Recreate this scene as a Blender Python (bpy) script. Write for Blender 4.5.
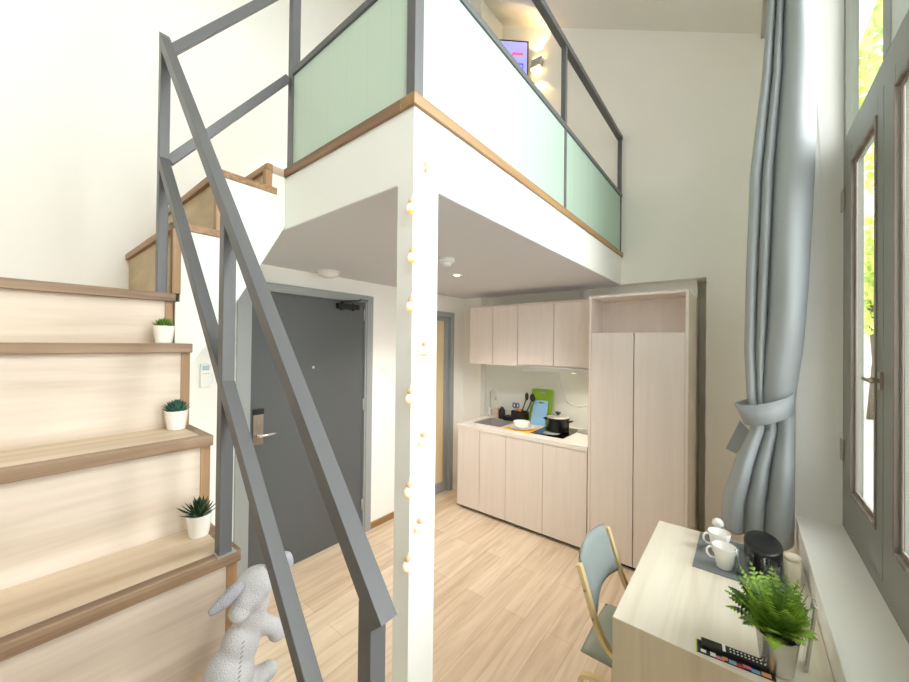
import bpy, bmesh, math, random
from mathutils import Vector, Matrix
random.seed(7)
S = bpy.context.scene
for o in list(bpy.data.objects): bpy.data.objects.remove(o)
COL = S.collection

# ------------------------------------------------------------------ camera, sky, sun, exposure
cam_d = bpy.data.cameras.new('camera'); cam = bpy.data.objects.new('camera', cam_d); COL.objects.link(cam)
cam_d.sensor_fit = 'HORIZONTAL'; cam_d.sensor_width = 36.0; cam_d.lens = 361.5 / 909 * 36.0
cam_d.clip_start = 0.02; cam_d.clip_end = 200
YAW, PITCH, ROLL = -0.67501, 0.00753, -0.011164
f_ = Vector((math.sin(YAW)*math.cos(PITCH), math.cos(YAW)*math.cos(PITCH), math.sin(PITCH)))
r_ = Vector((math.cos(YAW), -math.sin(YAW), 0)); d_ = f_.cross(r_)
r2 = math.cos(ROLL)*r_ + math.sin(ROLL)*d_; d2 = -math.sin(ROLL)*r_ + math.cos(ROLL)*d_
Mx = Matrix((r2, -d2, -f_)).transposed().to_4x4(); Mx.translation = Vector((0, 0, 1.70))
cam.matrix_world = Mx
S.camera = cam

W = bpy.data.worlds.new('sky'); S.world = W; W.use_nodes = True
wn = W.node_tree; bg = wn.nodes['Background']
bg.inputs[0].default_value = (0.97, 0.98, 1.0, 1); bg.inputs[1].default_value = 2.7

def sun(name, rot, energy, angle, col):
    d = bpy.data.lights.new(name, 'SUN'); d.energy = energy; d.angle = angle; d.color = col
    o = bpy.data.objects.new(name, d); COL.objects.link(o); o.rotation_euler = rot; return o
# bright overcast daylight coming through the big windows on the right
sun('daylight', (0, math.radians(74), math.radians(9)), 7.2, math.radians(80), (1.0, .985, .965))

S.view_settings.view_transform = 'Standard'; S.view_settings.look = 'None'
S.view_settings.gamma = 1.0; S.view_settings.use_curve_mapping = False
S.view_settings.exposure = 0.58
S.cycles.max_bounces = 14; S.cycles.diffuse_bounces = 12; S.cycles.transparent_max_bounces = 16
S.cycles.sample_clamp_indirect = 8.0
S.cycles.use_denoising = True

# ------------------------------------------------------------------ materials
def new_mat(name):
    m = bpy.data.materials.new(name); m.use_nodes = True
    return m, m.node_tree.nodes, m.node_tree.links, m.node_tree.nodes['Principled BSDF']
def lin(c):
    return tuple(((v/255)/12.92 if v/255 <= .04045 else ((v/255+.055)/1.055)**2.4) for v in c) + (1,)
def mat(name, rgb, rough=.5, metal=0, bump=0, bscale=200, var=0.0, vscale=6, spec=.5, trans=0, emit=None, estr=0, sub=0):
    m, N, L, P = new_mat(name)
    P.inputs['Base Color'].default_value = lin(rgb); P.inputs['Roughness'].default_value = rough
    P.inputs['Metallic'].default_value = metal; P.inputs['Specular IOR Level'].default_value = spec
    P.inputs['Transmission Weight'].default_value = trans
    if emit: P.inputs['Emission Color'].default_value = lin(emit); P.inputs['Emission Strength'].default_value = estr
    tc = N.new('ShaderNodeTexCoord')
    if var:
        n = N.new('ShaderNodeTexNoise'); n.inputs['Scale'].default_value = vscale; n.inputs['Detail'].default_value = 4
        L.new(tc.outputs['Object'], n.inputs['Vector'])
        mx = N.new('ShaderNodeMix'); mx.data_type = 'RGBA'
        L.new(n.outputs['Fac'], mx.inputs[0])
        c = lin(rgb)
        mx.inputs[6].default_value = tuple(v*(1-var) for v in c[:3]) + (1,)
        mx.inputs[7].default_value = tuple(min(1, v*(1+var)) for v in c[:3]) + (1,)
        L.new(mx.outputs[2], P.inputs['Base Color'])
    if bump:
        n = N.new('ShaderNodeTexNoise'); n.inputs['Scale'].default_value = bscale; n.inputs['Detail'].default_value = 3
        L.new(tc.outputs['Object'], n.inputs['Vector'])
        b = N.new('ShaderNodeBump'); b.inputs['Strength'].default_value = bump; b.inputs['Distance'].default_value = .004
        L.new(n.outputs['Fac'], b.inputs['Height']); L.new(b.outputs[0], P.inputs['Normal'])
    return m
def wood(name, ca, cb, cc, scale=(22, 1.1, 22), rough=.45, fine=.12):
    """grain running along the axis with the small scale"""
    m, N, L, P = new_mat(name)
    tc = N.new('ShaderNodeTexCoord'); mp = N.new('ShaderNodeMapping'); mp.inputs['Scale'].default_value = scale
    L.new(tc.outputs['Object'], mp.inputs[0])
    n = N.new('ShaderNodeTexNoise'); n.inputs['Scale'].default_value = .55; n.inputs['Detail'].default_value = 5; n.inputs['Distortion'].default_value = 1.1
    L.new(mp.outputs[0], n.inputs['Vector'])
    r = N.new('ShaderNodeValToRGB'); e = r.color_ramp.elements
    e[0].position = .3; e[0].color = lin(cb); e[1].position = .72; e[1].color = lin(ca)
    k = e.new(.5); k.color = lin(cc)
    L.new(n.outputs['Fac'], r.inputs[0])
    n2 = N.new('ShaderNodeTexNoise'); n2.inputs['Scale'].default_value = 6; n2.inputs['Detail'].default_value = 6
    L.new(mp.outputs[0], n2.inputs['Vector'])
    mr = N.new('ShaderNodeMapRange'); mr.inputs['To Min'].default_value = 1-fine; mr.inputs['To Max'].default_value = 1+fine
    L.new(n2.outputs['Fac'], mr.inputs['Value'])
    mu = N.new('ShaderNodeVectorMath'); mu.operation = 'SCALE'
    L.new(r.outputs[0], mu.inputs[0]); L.new(mr.outputs[0], mu.inputs['Scale'])
    L.new(mu.outputs[0], P.inputs['Base Color']); P.inputs['Roughness'].default_value = rough
    return m
def floor_mat():
    m, N, L, P = new_mat('oak_plank_floor')
    tc = N.new('ShaderNodeTexCoord'); sp = N.new('ShaderNodeSeparateXYZ'); L.new(tc.outputs['Object'], sp.inputs[0])
    cb = N.new('ShaderNodeCombineXYZ'); L.new(sp.outputs[1], cb.inputs[0]); L.new(sp.outputs[0], cb.inputs[1])
    br = N.new('ShaderNodeTexBrick'); br.inputs['Scale'].default_value = 1; br.inputs['Brick Width'].default_value = 1.25
    br.inputs['Row Height'].default_value = .15; br.inputs['Mortar Size'].default_value = .0012; br.offset = .37
    br.inputs['Color1'].default_value = lin((236, 219, 196)); br.inputs['Color2'].default_value = lin((222, 201, 175)); br.inputs['Mortar'].default_value = lin((190, 166, 138))
    L.new(cb.outputs[0], br.inputs['Vector'])
    mp = N.new('ShaderNodeMapping'); mp.inputs['Scale'].default_value = (1.2, 14, 1); L.new(cb.outputs[0], mp.inputs[0])
    n = N.new('ShaderNodeTexNoise'); n.inputs['Scale'].default_value = 1.6; n.inputs['Detail'].default_value = 7; n.inputs['Distortion'].default_value = .9
    L.new(mp.outputs[0], n.inputs['Vector'])
    r = N.new('ShaderNodeValToRGB'); e = r.color_ramp.elements
    e[0].position = .3; e[0].color = (.80, .75, .69, 1); e[1].position = .6; e[1].color = (1, 1, 1, 1)
    L.new(n.outputs['Fac'], r.inputs[0])
    mu = N.new('ShaderNodeMix'); mu.data_type = 'RGBA'; mu.blend_type = 'MULTIPLY'; mu.inputs[0].default_value = 1
    L.new(br.outputs['Color'], mu.inputs[6]); L.new(r.outputs[0], mu.inputs[7]); L.new(mu.outputs[2], P.inputs['Base Color'])
    P.inputs['Roughness'].default_value = .38
    return m
def ribbed(name, rgb, axis):
    """ribbed translucent mint plastic with wide joints"""
    m, N, L, P = new_mat(name)
    tc = N.new('ShaderNodeTexCoord'); sp = N.new('ShaderNodeSeparateXYZ'); L.new(tc.outputs['Object'], sp.inputs[0])
    def mth(op, a, b=None):
        q = N.new('ShaderNodeMath'); q.operation = op
        if isinstance(a, float): q.inputs[0].default_value = a
        else: L.new(a, q.inputs[0])
        if b is not None: q.inputs[1].default_value = b
        return q.outputs[0]
    u = sp.outputs[axis]
    fr = mth('FRACT', mth('MULTIPLY', u, 1/.135)); lt = mth('LESS_THAN', fr, .035)
    sn = mth('SINE', mth('MULTIPLY', u, 2*math.pi/.0125))
    mx = N.new('ShaderNodeMix'); mx.data_type = 'RGBA'; L.new(lt, mx.inputs[0])
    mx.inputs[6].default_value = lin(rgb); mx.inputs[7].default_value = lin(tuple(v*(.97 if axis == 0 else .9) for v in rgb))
    L.new(mx.outputs[2], P.inputs['Base Color'])
    b = N.new('ShaderNodeBump'); b.inputs['Strength'].default_value = .25; b.inputs['Distance'].default_value = .001
    L.new(sn, b.inputs['Height']); L.new(b.outputs[0], P.inputs['Normal'])
    P.inputs['Roughness'].default_value = .35
    tr = N.new('ShaderNodeBsdfTranslucent'); tr.inputs[0].default_value = lin(rgb)
    ms = N.new('ShaderNodeMixShader'); ms.inputs[0].default_value = .35
    L.new(P.outputs[0], ms.inputs[1]); L.new(tr.outputs[0], ms.inputs[2]); L.new(ms.outputs[0], N['Material Output'].inputs[0])
    return m
def pane_mat(name='window_glass', tint=(.98, 1, .99), refl=.5, alpha_body=0.0):
    m, N, L, P = new_mat(name)
    N.remove(P)
    t = N.new('ShaderNodeBsdfTransparent'); t.inputs[0].default_value = tint + (1,)
    g = N.new('ShaderNodeBsdfGlossy'); g.inputs['Roughness'].default_value = .02
    ge = N.new('ShaderNodeNewGeometry'); dt = N.new('ShaderNodeVectorMath'); dt.operation = 'DOT_PRODUCT'
    L.new(ge.outputs['Normal'], dt.inputs[0]); L.new(ge.outputs['Incoming'], dt.inputs[1])
    def mth(op, x, v, sw=False):
        q = N.new('ShaderNodeMath'); q.operation = op; L.new(x, q.inputs[1 if sw else 0])
        if v is not None: q.inputs[0 if sw else 1].default_value = v
        return q.outputs[0]
    c = mth('ABSOLUTE', dt.outputs['Value'], None); pw = mth('POWER', mth('SUBTRACT', c, 1.0, True), 5.0)
    q = N.new('ShaderNodeMath'); q.operation = 'MULTIPLY_ADD'; L.new(pw, q.inputs[0]); q.inputs[1].default_value = .9*refl; q.inputs[2].default_value = .035*refl
    mm = q
    ms = N.new('ShaderNodeMixShader'); L.new(mm.outputs[0], ms.inputs[0]); L.new(t.outputs[0], ms.inputs[1]); L.new(g.outputs[0], ms.inputs[2])
    L.new(ms.outputs[0], N['Material Output'].inputs[0])
    return m
def leaf_mat(name, a, b, tr=.3):
    m, N, L, P = new_mat(name)
    tc = N.new('ShaderNodeTexCoord'); n = N.new('ShaderNodeTexNoise'); n.inputs['Scale'].default_value = 14; L.new(tc.outputs['Object'], n.inputs['Vector'])
    r = N.new('ShaderNodeValToRGB'); r.color_ramp.elements[0].position = .35; r.color_ramp.elements[1].position = .65
    r.color_ramp.elements[0].color = lin(a); r.color_ramp.elements[1].color = lin(b); L.new(n.outputs['Fac'], r.inputs[0])
    L.new(r.outputs[0], P.inputs['Base Color']); P.inputs['Roughness'].default_value = .5
    t = N.new('ShaderNodeBsdfTranslucent'); L.new(r.outputs[0], t.inputs[0])
    ms = N.new('ShaderNodeMixShader'); ms.inputs[0].default_value = tr
    L.new(P.outputs[0], ms.inputs[1]); L.new(t.outputs[0], ms.inputs[2]); L.new(ms.outputs[0], N['Material Output'].inputs[0])
    return m

M = {}
M['wall'] = mat('wall_paint', (246, 246, 243), .75, bump=.04, bscale=60, var=.012, vscale=2)
M['wall_far'] = mat('wall_paint_sage', (243, 242, 237), .75, bump=.04, bscale=60, var=.012, vscale=2)
M['white'] = mat('white_paint', (242, 243, 240), .6, bump=.03, bscale=80)
M['mintwhite'] = mat('pale_mint_paint', (232, 242, 230), .6, bump=.03, bscale=60)
M['ceil'] = mat('roof_paint', (226, 225, 218), .8)
M['soffit'] = mat('ceiling_paint', (216, 217, 226), .8, bump=.03, bscale=40)
M['floor'] = floor_mat()
M['oak'] = wood('light_oak_laminate', (230, 217, 204), (184, 163, 144), (215, 200, 184), (14, .9, 14), .45, .09)
M['oaktread'] = wood('golden_oak_tread', (224, 205, 182), (184, 158, 130), (210, 189, 163), (14, .9, 14), .42, .08)
M['walnut'] = wood('brown_oak_edge', (168, 142, 116), (112, 88, 68), (144, 117, 92), (40, 1.6, 40), .45, .18)
M['walnut_x'] = wood('brown_oak_edge_across', (176, 140, 104), (122, 90, 62), (156, 120, 86), (1.6, 40, 40), .45, .18)
M['walnut_z'] = wood('brown_oak_edge_upright', (184, 148, 112), (138, 104, 74), (164, 128, 92), (40, 40, 1.6), .45, .18)
M['riser_shade'] = wood('shaded_riser_board', (204, 184, 146), (170, 148, 110), (188, 166, 128), (3, 14, 14), .5, .06)  # upper risers sit in shade; that darkening is put into this tan
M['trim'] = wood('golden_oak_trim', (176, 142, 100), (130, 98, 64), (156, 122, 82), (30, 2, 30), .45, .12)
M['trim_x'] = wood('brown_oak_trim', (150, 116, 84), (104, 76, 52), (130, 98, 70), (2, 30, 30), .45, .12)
M['grey'] = mat('grey_metal_paint', (98, 99, 101), .42, metal=.1, bump=.03, bscale=300)
M['greylite'] = mat('light_grey_frame', (158, 164, 166), .45, metal=.1)
M['door'] = mat('dark_grey_door', (88, 92, 94), .5, bump=.05, bscale=250, var=.04)
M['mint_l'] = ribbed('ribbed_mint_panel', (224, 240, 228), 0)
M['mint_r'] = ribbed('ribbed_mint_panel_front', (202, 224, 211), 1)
M['lam'] = wood('cream_laminate', (238, 228, 221), (231, 221, 213), (235, 225, 218), (30, 30, 1.5), .4, .03)
M['lam_edge'] = mat('laminate_edge', (206, 186, 156), .5)
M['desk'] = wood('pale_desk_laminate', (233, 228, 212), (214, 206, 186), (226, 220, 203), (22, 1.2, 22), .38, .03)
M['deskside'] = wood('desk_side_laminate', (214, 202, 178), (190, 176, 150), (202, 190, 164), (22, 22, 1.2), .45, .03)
M['stone'] = mat('white_worktop', (238, 233, 226), .25, var=.01, vscale=40)
M['splash'] = mat('glossy_backsplash', (226, 232, 228), .18)
M['steel'] = mat('brushed_steel', (206, 205, 202), .35, metal=.65, bump=.02, bscale=400)
M['chrome'] = mat('chrome', (225, 225, 225), .15, metal=.8)
M['bronze'] = mat('satin_nickel_lock', (176, 164, 150), .3, metal=.9)
M['black'] = mat('black_plastic', (20, 20, 22), .4)
M['blackmat'] = mat('matt_black', (34, 33, 34), .6, bump=.05)
M['glassblack'] = mat('black_ceramic_glass', (8, 9, 11), .05)
M['ceramic'] = mat('white_ceramic', (244, 243, 238), .15)
M['plastic'] = mat('white_plastic', (240, 241, 240), .35)
M['green'] = mat('green_plastic', (146, 190, 40), .4)
M['blue'] = mat('light_blue_plastic', (140, 190, 232), .4)
M['bluedk'] = mat('blue_plastic', (52, 74, 148), .4)
M['yellow'] = mat('yellow_woven_mat', (240, 192, 70), .8, bump=.3, bscale=500)
M['orange'] = mat('orange_sponge', (236, 130, 50), .8)
M['beige'] = mat('beige_plastic', (214, 190, 172), .5)
M['cream'] = mat('cream_canister', (222, 212, 190), .5)
M['pot'] = mat('black_enamel', (26, 25, 26), .3)
M['glass'] = pane_mat()
M['tumbler'] = pane_mat('drinking_glass', (.90, .92, .91), 1.0)
M['frosted'] = mat('warm_frosted_glass', (226, 204, 162), .5)
M['winframe'] = mat('sage_grey_window_paint', (122, 124, 114), .4, bump=.04, bscale=150, var=.03)
M['winbead'] = wood('worn_wood_bead', (150, 142, 134), (112, 100, 92), (130, 120, 112), (30, 30, 2), .5, .1)
M['curtain'] = mat('grey_curtain_fabric', (184, 189, 192), .85, bump=.15, bscale=700, var=.02, spec=.2)
M['plush'] = mat('grey_plush', (202, 200, 202), .95, bump=.8, bscale=330, var=.05, vscale=30, spec=.1)
M['plushear'] = mat('lavender_grey_plush', (176, 176, 184), .95, bump=.9, bscale=260, var=.05, vscale=30, spec=.1)
M['thread'] = mat('grey_thread', (136, 134, 140), .9)
M['uph'] = mat('sage_blue_upholstery', (152, 162, 162), .85, bump=.2, bscale=600, var=.04, spec=.2)
M['uphseat'] = mat('sage_seat_upholstery', (156, 164, 150), .85, bump=.2, bscale=600, var=.04, spec=.2)
M['birch'] = wood('birch_plywood', (232, 212, 166), (206, 182, 130), (222, 200, 150), (8, 8, 8), .45, .05)
M['matgrey'] = mat('grey_placemat', (126, 132, 136), .7, bump=.2, bscale=500)
M['silver'] = mat('silver_pot', (206, 204, 196), .25, metal=.8, var=.12, vscale=25)
M['soil'] = mat('dark_soil', (46, 36, 28), .95, bump=1, bscale=120)
M['leaf_a'] = leaf_mat('bright_green_leaves', (84, 130, 40), (128, 172, 60))
M['leaf_b'] = leaf_mat('blue_green_leaves', (44, 92, 78), (96, 142, 122))
M['leaf_c'] = leaf_mat('dark_green_leaves', (34, 66, 40), (76, 108, 68))
M['fern'] = leaf_mat('fern_green', (52, 92, 24), (160, 196, 70), .25)
M['tree'] = leaf_mat('lime_tree_leaves', (196, 212, 96), (224, 234, 140), .4)
M['bark'] = mat('tree_bark', (96, 84, 68), .9, bump=.8, bscale=20)
M['lawn'] = mat('ground_outside', (168, 166, 158), .9, var=.1)
M['render'] = mat('pale_pink_render', (226, 214, 208), .8, var=.03)
M['bulb'] = mat('warm_white_bulb', (255, 246, 232), .3, emit=(255, 226, 190), estr=.35)
M['bulbcap'] = mat('pale_wood_cap', (222, 192, 156), .6)
M['bulbring'] = mat('glowing_amber_ring', (255, 176, 80), .4, emit=(255, 160, 70), estr=.8)
M['lampglow'] = mat('lit_lamp_lens', (255, 240, 200), .4, emit=(255, 214, 130), estr=8)
M['spotglow'] = mat('lit_downlight_lens', (255, 240, 200), .4, emit=(255, 220, 150), estr=12)
M['lcd'] = mat('lcd_screen', (150, 176, 200), .2)
M['yellowgrn'] = mat('lime_edge', (178, 200, 60), .5)
M['red'] = mat('red_print', (206, 66, 60), .5)
M['pink'] = mat('pink_print', (226, 140, 160), .5)
M['sky_p'] = mat('blue_print', (130, 180, 220), .5)
M['orange_p'] = mat('apricot_print', (240, 170, 110), .5)

m_ = M['curtain'].node_tree; tl = m_.nodes.new('ShaderNodeBsdfTranslucent'); tl.inputs[0].default_value = lin((190, 200, 204))
mxs = m_.nodes.new('ShaderNodeMixShader'); mxs.inputs[0].default_value = .3
m_.links.new(m_.nodes['Principled BSDF'].outputs[0], mxs.inputs[1]); m_.links.new(tl.outputs[0], mxs.inputs[2]); m_.links.new(mxs.outputs[0], m_.nodes['Material Output'].inputs[0])

# ------------------------------------------------------------------ mesh builder
class MB:
    def __init__(s): s.v = []; s.f = []; s.sm = []
    def add(s, vs, fs, smooth=False):
        n = len(s.v); s.v += [Vector(p) for p in vs]
        for f in fs: s.f.append([i+n for i in f]); s.sm.append(smooth)
        return s
    def box(s, a, b):
        x0, y0, z0 = [min(p, q) for p, q in zip(a, b)]; x1, y1, z1 = [max(p, q) for p, q in zip(a, b)]
        return s.add([(x0,y0,z0),(x1,y0,z0),(x1,y1,z0),(x0,y1,z0),(x0,y0,z1),(x1,y0,z1),(x1,y1,z1),(x0,y1,z1)],
                     [(0,3,2,1),(4,5,6,7),(0,1,5,4),(1,2,6,5),(2,3,7,6),(3,0,4,7)])
    def obox(s, c, size, mat3):
        c = Vector(c); h = Vector(size)/2; vs = []
        for sx, sy, sz in ((-1,-1,-1),(1,-1,-1),(1,1,-1),(-1,1,-1),(-1,-1,1),(1,-1,1),(1,1,1),(-1,1,1)):
            vs.append(c + mat3 @ Vector((sx*h.x, sy*h.y, sz*h.z)))
        return s.add(vs, [(0,3,2,1),(4,5,6,7),(0,1,5,4),(1,2,6,5),(2,3,7,6),(3,0,4,7)])
    def bar(s, p0, p1, w, h, up=(0,0,1)):
        """rectangular bar from p0 to p1: w sideways, h along up"""
        p0, p1 = Vector(p0), Vector(p1); d = (p1-p0); L = d.length; d.normalize()
        sd = d.cross(Vector(up)).normalized(); u = sd.cross(d)
        m = Matrix((d, sd, u)).transposed()
        return s.obox((p0+p1)/2, (L, w, h), m)
    def prism(s, pts, off):
        n = len(pts); off = Vector(off); vs = [Vector(p) for p in pts] + [Vector(p)+off for p in pts]
        fs = [tuple(range(n))[::-1], tuple(range(n, 2*n))] + [(i, (i+1) % n, (i+1) % n+n, i+n) for i in range(n)]
        return s.add(vs, fs)
    def lathe(s, c, prof, n=28, axis=(0,0,1), smooth=True):
        c = Vector(c); a = Vector(axis).normalized(); q = Vector((0,0,1)).rotation_difference(a)
        vs = []; fs = []; k = len(prof)
        for i in range(n):
            t = 2*math.pi*i/n
            for r, z in prof: vs.append(c + q @ Vector((r*math.cos(t), r*math.sin(t), z)))
        for i in range(n):
            j = (i+1) % n
            for m_ in range(k-1): fs.append((i*k+m_, j*k+m_, j*k+m_+1, i*k+m_+1))
        s.add(vs, fs, smooth)
        if prof[0][0] > 1e-5: s.add([vs[i*k] for i in range(n)], [tuple(range(n))[::-1]])
        if prof[-1][0] > 1e-5: s.add([vs[i*k+k-1] for i in range(n)], [tuple(range(n))])
        return s
    def cyl(s, p0, p1, r0, r1=None, n=20):
        p0, p1 = Vector(p0), Vector(p1); r1 = r0 if r1 is None else r1
        return s.lathe(p0, [(r0, 0), (r1, (p1-p0).length)], n, p1-p0)
    def tube(s, pts, r, n=8, smooth=True):
        pts = [Vector(p) for p in pts]; N = len(pts); vs = []; fs = []
        rr = r if isinstance(r, (list, tuple)) else [r]*N
        ref = Vector((0, 0, 1)) if abs((pts[1]-pts[0]).normalized().z) < .9 else Vector((1, 0, 0))
        for i, p in enumerate(pts):
            d = (pts[min(i+1, N-1)]-pts[max(i-1, 0)]).normalized()
            sd = d.cross(ref).normalized(); u = sd.cross(d); ref = u
            for k in range(n):
                t = 2*math.pi*k/n; vs.append(p + (sd*math.cos(t)+u*math.sin(t))*rr[i])
        for i in range(N-1):
            for k in range(n): fs.append((i*n+k, i*n+(k+1) % n, (i+1)*n+(k+1) % n, (i+1)*n+k))
        fs.append(tuple(range(n))[::-1]); fs.append(tuple(range((N-1)*n, N*n)))
        return s.add(vs, fs, smooth)
    def ball(s, c, r, n=20, rot=None):
        c = Vector(c); r = (r, r, r) if isinstance(r, (int, float)) else r; k = n//2; vs = []; fs = []
        for i in range(k+1):
            ph = math.pi*i/k
            for j in range(n):
                t = 2*math.pi*j/n
                p = Vector((r[0]*math.sin(ph)*math.cos(t), r[1]*math.sin(ph)*math.sin(t), r[2]*math.cos(ph)))
                if rot: p = rot @ p
                vs.append(c+p)
        for i in range(k):
            for j in range(n): fs.append((i*n+j, (i+1)*n+j, (i+1)*n+(j+1) % n, i*n+(j+1) % n))
        return s.add(vs, fs, True)
    def strip(s, pts, w, h, side):
        """flat bent strip (w along side vector, h thickness) following pts"""
        pts = [Vector(p) for p in pts]; side = Vector(side).normalized(); vs = []; N = len(pts); fs = []
        for i, p in enumerate(pts):
            d = (pts[min(i+1, N-1)]-pts[max(i-1, 0)]).normalized(); u = d.cross(side).normalized()
            for a, b in ((-1,-1),(1,-1),(1,1),(-1,1)): vs.append(p + side*(a*w/2) + u*(b*h/2))
        for i in range(N-1):
            for k in range(4): fs.append((i*4+k, i*4+(k+1) % 4, (i+1)*4+(k+1) % 4, (i+1)*4+k))
        fs.append((3,2,1,0)); fs.append(tuple(range((N-1)*4, N*4)))
        return s.add(vs, fs)
    def build(s, name, m, parent=None, base=None, bevel=0, kind=None, label=None, cat=None, group=None, seg=2):
        b = Vector(parent['_b']) if parent is not None else Vector(base or (0, 0, 0))
        me = bpy.data.meshes.new(name)
        me.from_pydata([tuple(v-b) for v in s.v], [], s.f)
        bm = bmesh.new(); bm.from_mesh(me); bmesh.ops.remove_doubles(bm, verts=bm.verts, dist=1e-6)
        bmesh.ops.recalc_face_normals(bm, faces=bm.faces); bm.to_mesh(me); bm.free()
        if len(me.polygons) == len(s.sm):
            for p, q in zip(me.polygons, s.sm): p.use_smooth = q
        elif any(s.sm):
            for p in me.polygons: p.use_smooth = True
        me.materials.append(M[m])
        o = bpy.data.objects.new(name, me); COL.objects.link(o)
        if parent is not None: o.parent = parent
        else: o.location = b
        o['_b'] = tuple(b)
        if bevel:
            md = o.modifiers.new('bevel', 'BEVEL'); md.width = bevel; md.segments = seg; md.limit_method = 'ANGLE'; md.angle_limit = math.radians(40)
        if kind: o['kind'] = kind
        if label: o['label'] = label
        if cat: o['category'] = cat
        if group: o['group'] = group
        return o
def thing(name, label, cat, base, group=None):
    o = bpy.data.objects.new(name, None); COL.objects.link(o); o.location = base; o.empty_display_size = .05
    o['label'] = label; o['category'] = cat; o['_b'] = tuple(base)
    if group: o['group'] = group
    return o
def struct_root(name, base, label=None):
    o = bpy.data.objects.new(name, None); COL.objects.link(o); o.location = base; o['kind'] = 'structure'; o['_b'] = tuple(base)
    if label: o['label'] = label
    return o
def struct(mb, name, m, label=None, bevel=0):
    return mb.build(name, m, kind='structure', label=label, bevel=bevel)

# ------------------------------------------------------------------ the shell
XW, YF, YB = -2.66, 3.50, -0.62          # left wall, far wall, wall behind the camera
XR, XG = .207, .385                      # face of the window wall, plane of the glazing
CX, CY, CXL, CYB = -.868, .855, -.945, .98   # column
ZS, ZD = 2.25, 2.50                      # underside and top of the loft slab
def ceil_z(x): return 4.085 - .57*x

struct(MB().box((XW-.3, YB-.2, -.1), (.6, 4.0, 0)), 'floor', 'floor', 'pale oak plank floor')
# left wall with two door openings
lw = MB()
DO = (.979, 2.11, 2.12); D2 = (2.52, 3.30, 2.06)
lw.box((XW-.2, YB-.2, 0), (XW, DO[0], 6)); lw.box((XW-.2, DO[0], DO[2]), (XW, DO[1], 6)); lw.box((XW-.2, DO[1], 0), (XW, D2[0], 6))
lw.box((XW-.2, D2[0], D2[2]), (XW, D2[1], 6)); lw.box((XW-.2, D2[1], 0), (XW, 3.9, 6))
struct(lw, 'wall_left', 'wall', 'tall off-white wall behind the stairs and the entrance door')
# far wall, with the kitchen alcove
AX0, AX1, AY, AZ = -2.41, -.236, 3.62, 2.255
fw = MB()
fw.box((XW, YF, AZ), (.41, YF+.2, 6)); fw.box((XW, YF, 0), (AX0, YF+.2, AZ)); fw.box((AX1, YF, 0), (.41, YF+.2, AZ))
fw.box((AX0, AY, 0), (-.305, YF+.2, AZ)); fw.box((-.305, YF+.35, 0), (AX1, YF+.45, AZ)); fw.box((AX1, YF+.2, 0), (AX1+.1, YF+.45, AZ)); fw.box((-.405, YF+.2, 0), (-.305, YF+.45, AZ)); fw.box((-.405, YF+.2, AZ), (AX1+.1, YF+.45, AZ+.1))
struct(fw, 'wall_far', 'wall_far', 'sage off-white wall around the kitchen alcove')
struct(MB().box((XW-.2, YB-.2, 0), (.6, YB, 6)), 'wall_back', 'wall')
# window wall: low wall with sill, pier, lintel
ZL = 3.86
rw = MB()
rw.box((XR, YB, 0), (.41, 2.53, .85)); rw.box((XR, 2.53, 0), (.41, YF, 4.6)); rw.box((XR, YB, ZL), (.41, 2.53, 4.6))
struct(rw, 'wall_right', 'wall_far', 'window wall with a deep sill beside the desk', bevel=.004)
# ceiling follows the roof slope
c0, c1 = (XW-.2), .6
struct(MB().prism([(c0, YB-.2, ceil_z(c0)), (c1, YB-.2, ceil_z(c1)), (c1, YB-.2, ceil_z(c1)+.15), (c0, YB-.2, ceil_z(c0)+.15)], (0, 4.6, 0)), 'ceiling', 'ceil', 'sloping ceiling above the loft')
# closet block in the loft, behind the screen
struct(MB().box((XW, 3.07, ZD+.04), (-2.15, YF, 5.4)), 'wall_loft', 'wall', 'short wall return up in the loft')
# loft slab
struct(MB().box((XW, CY, ZS), (CX, YF, ZD)), 'floor_loft', 'white', 'white loft slab')
struct(MB().box((XW, CY+.003, ZS-.003), (CX-.003, YF, ZS-.0005)), 'ceiling_loft', 'soffit', 'grey lavender underside of the loft')
struct(MB().box((CXL, CY, 0), (CX, CYB, ZS)), 'wall_column', 'white', 'square white column under the loft corner')
# oak trims along the slab edge
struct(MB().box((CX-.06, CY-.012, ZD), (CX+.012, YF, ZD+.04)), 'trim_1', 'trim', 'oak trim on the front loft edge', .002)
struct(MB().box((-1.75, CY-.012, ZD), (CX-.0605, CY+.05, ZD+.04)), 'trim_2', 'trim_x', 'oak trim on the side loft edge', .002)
struct(MB().box((XW, .79, ZD), (-1.7505, CY+.05, ZD+.04)).box((XW, CY+.05, ZD), (CX-.0605, YF, ZD+.038)), 'floor_deck', 'oak', 'oak floor of the loft')
# baseboards
struct(MB().box((XW, 2.11, 0), (XW+.012, 2.52, .06)), 'baseboard_left', 'trim', None, .002)
struct(MB().box((XW, YF-.012, 0), (AX0, YF, .06)), 'baseboard_far', 'trim_x', None, .002)

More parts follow.
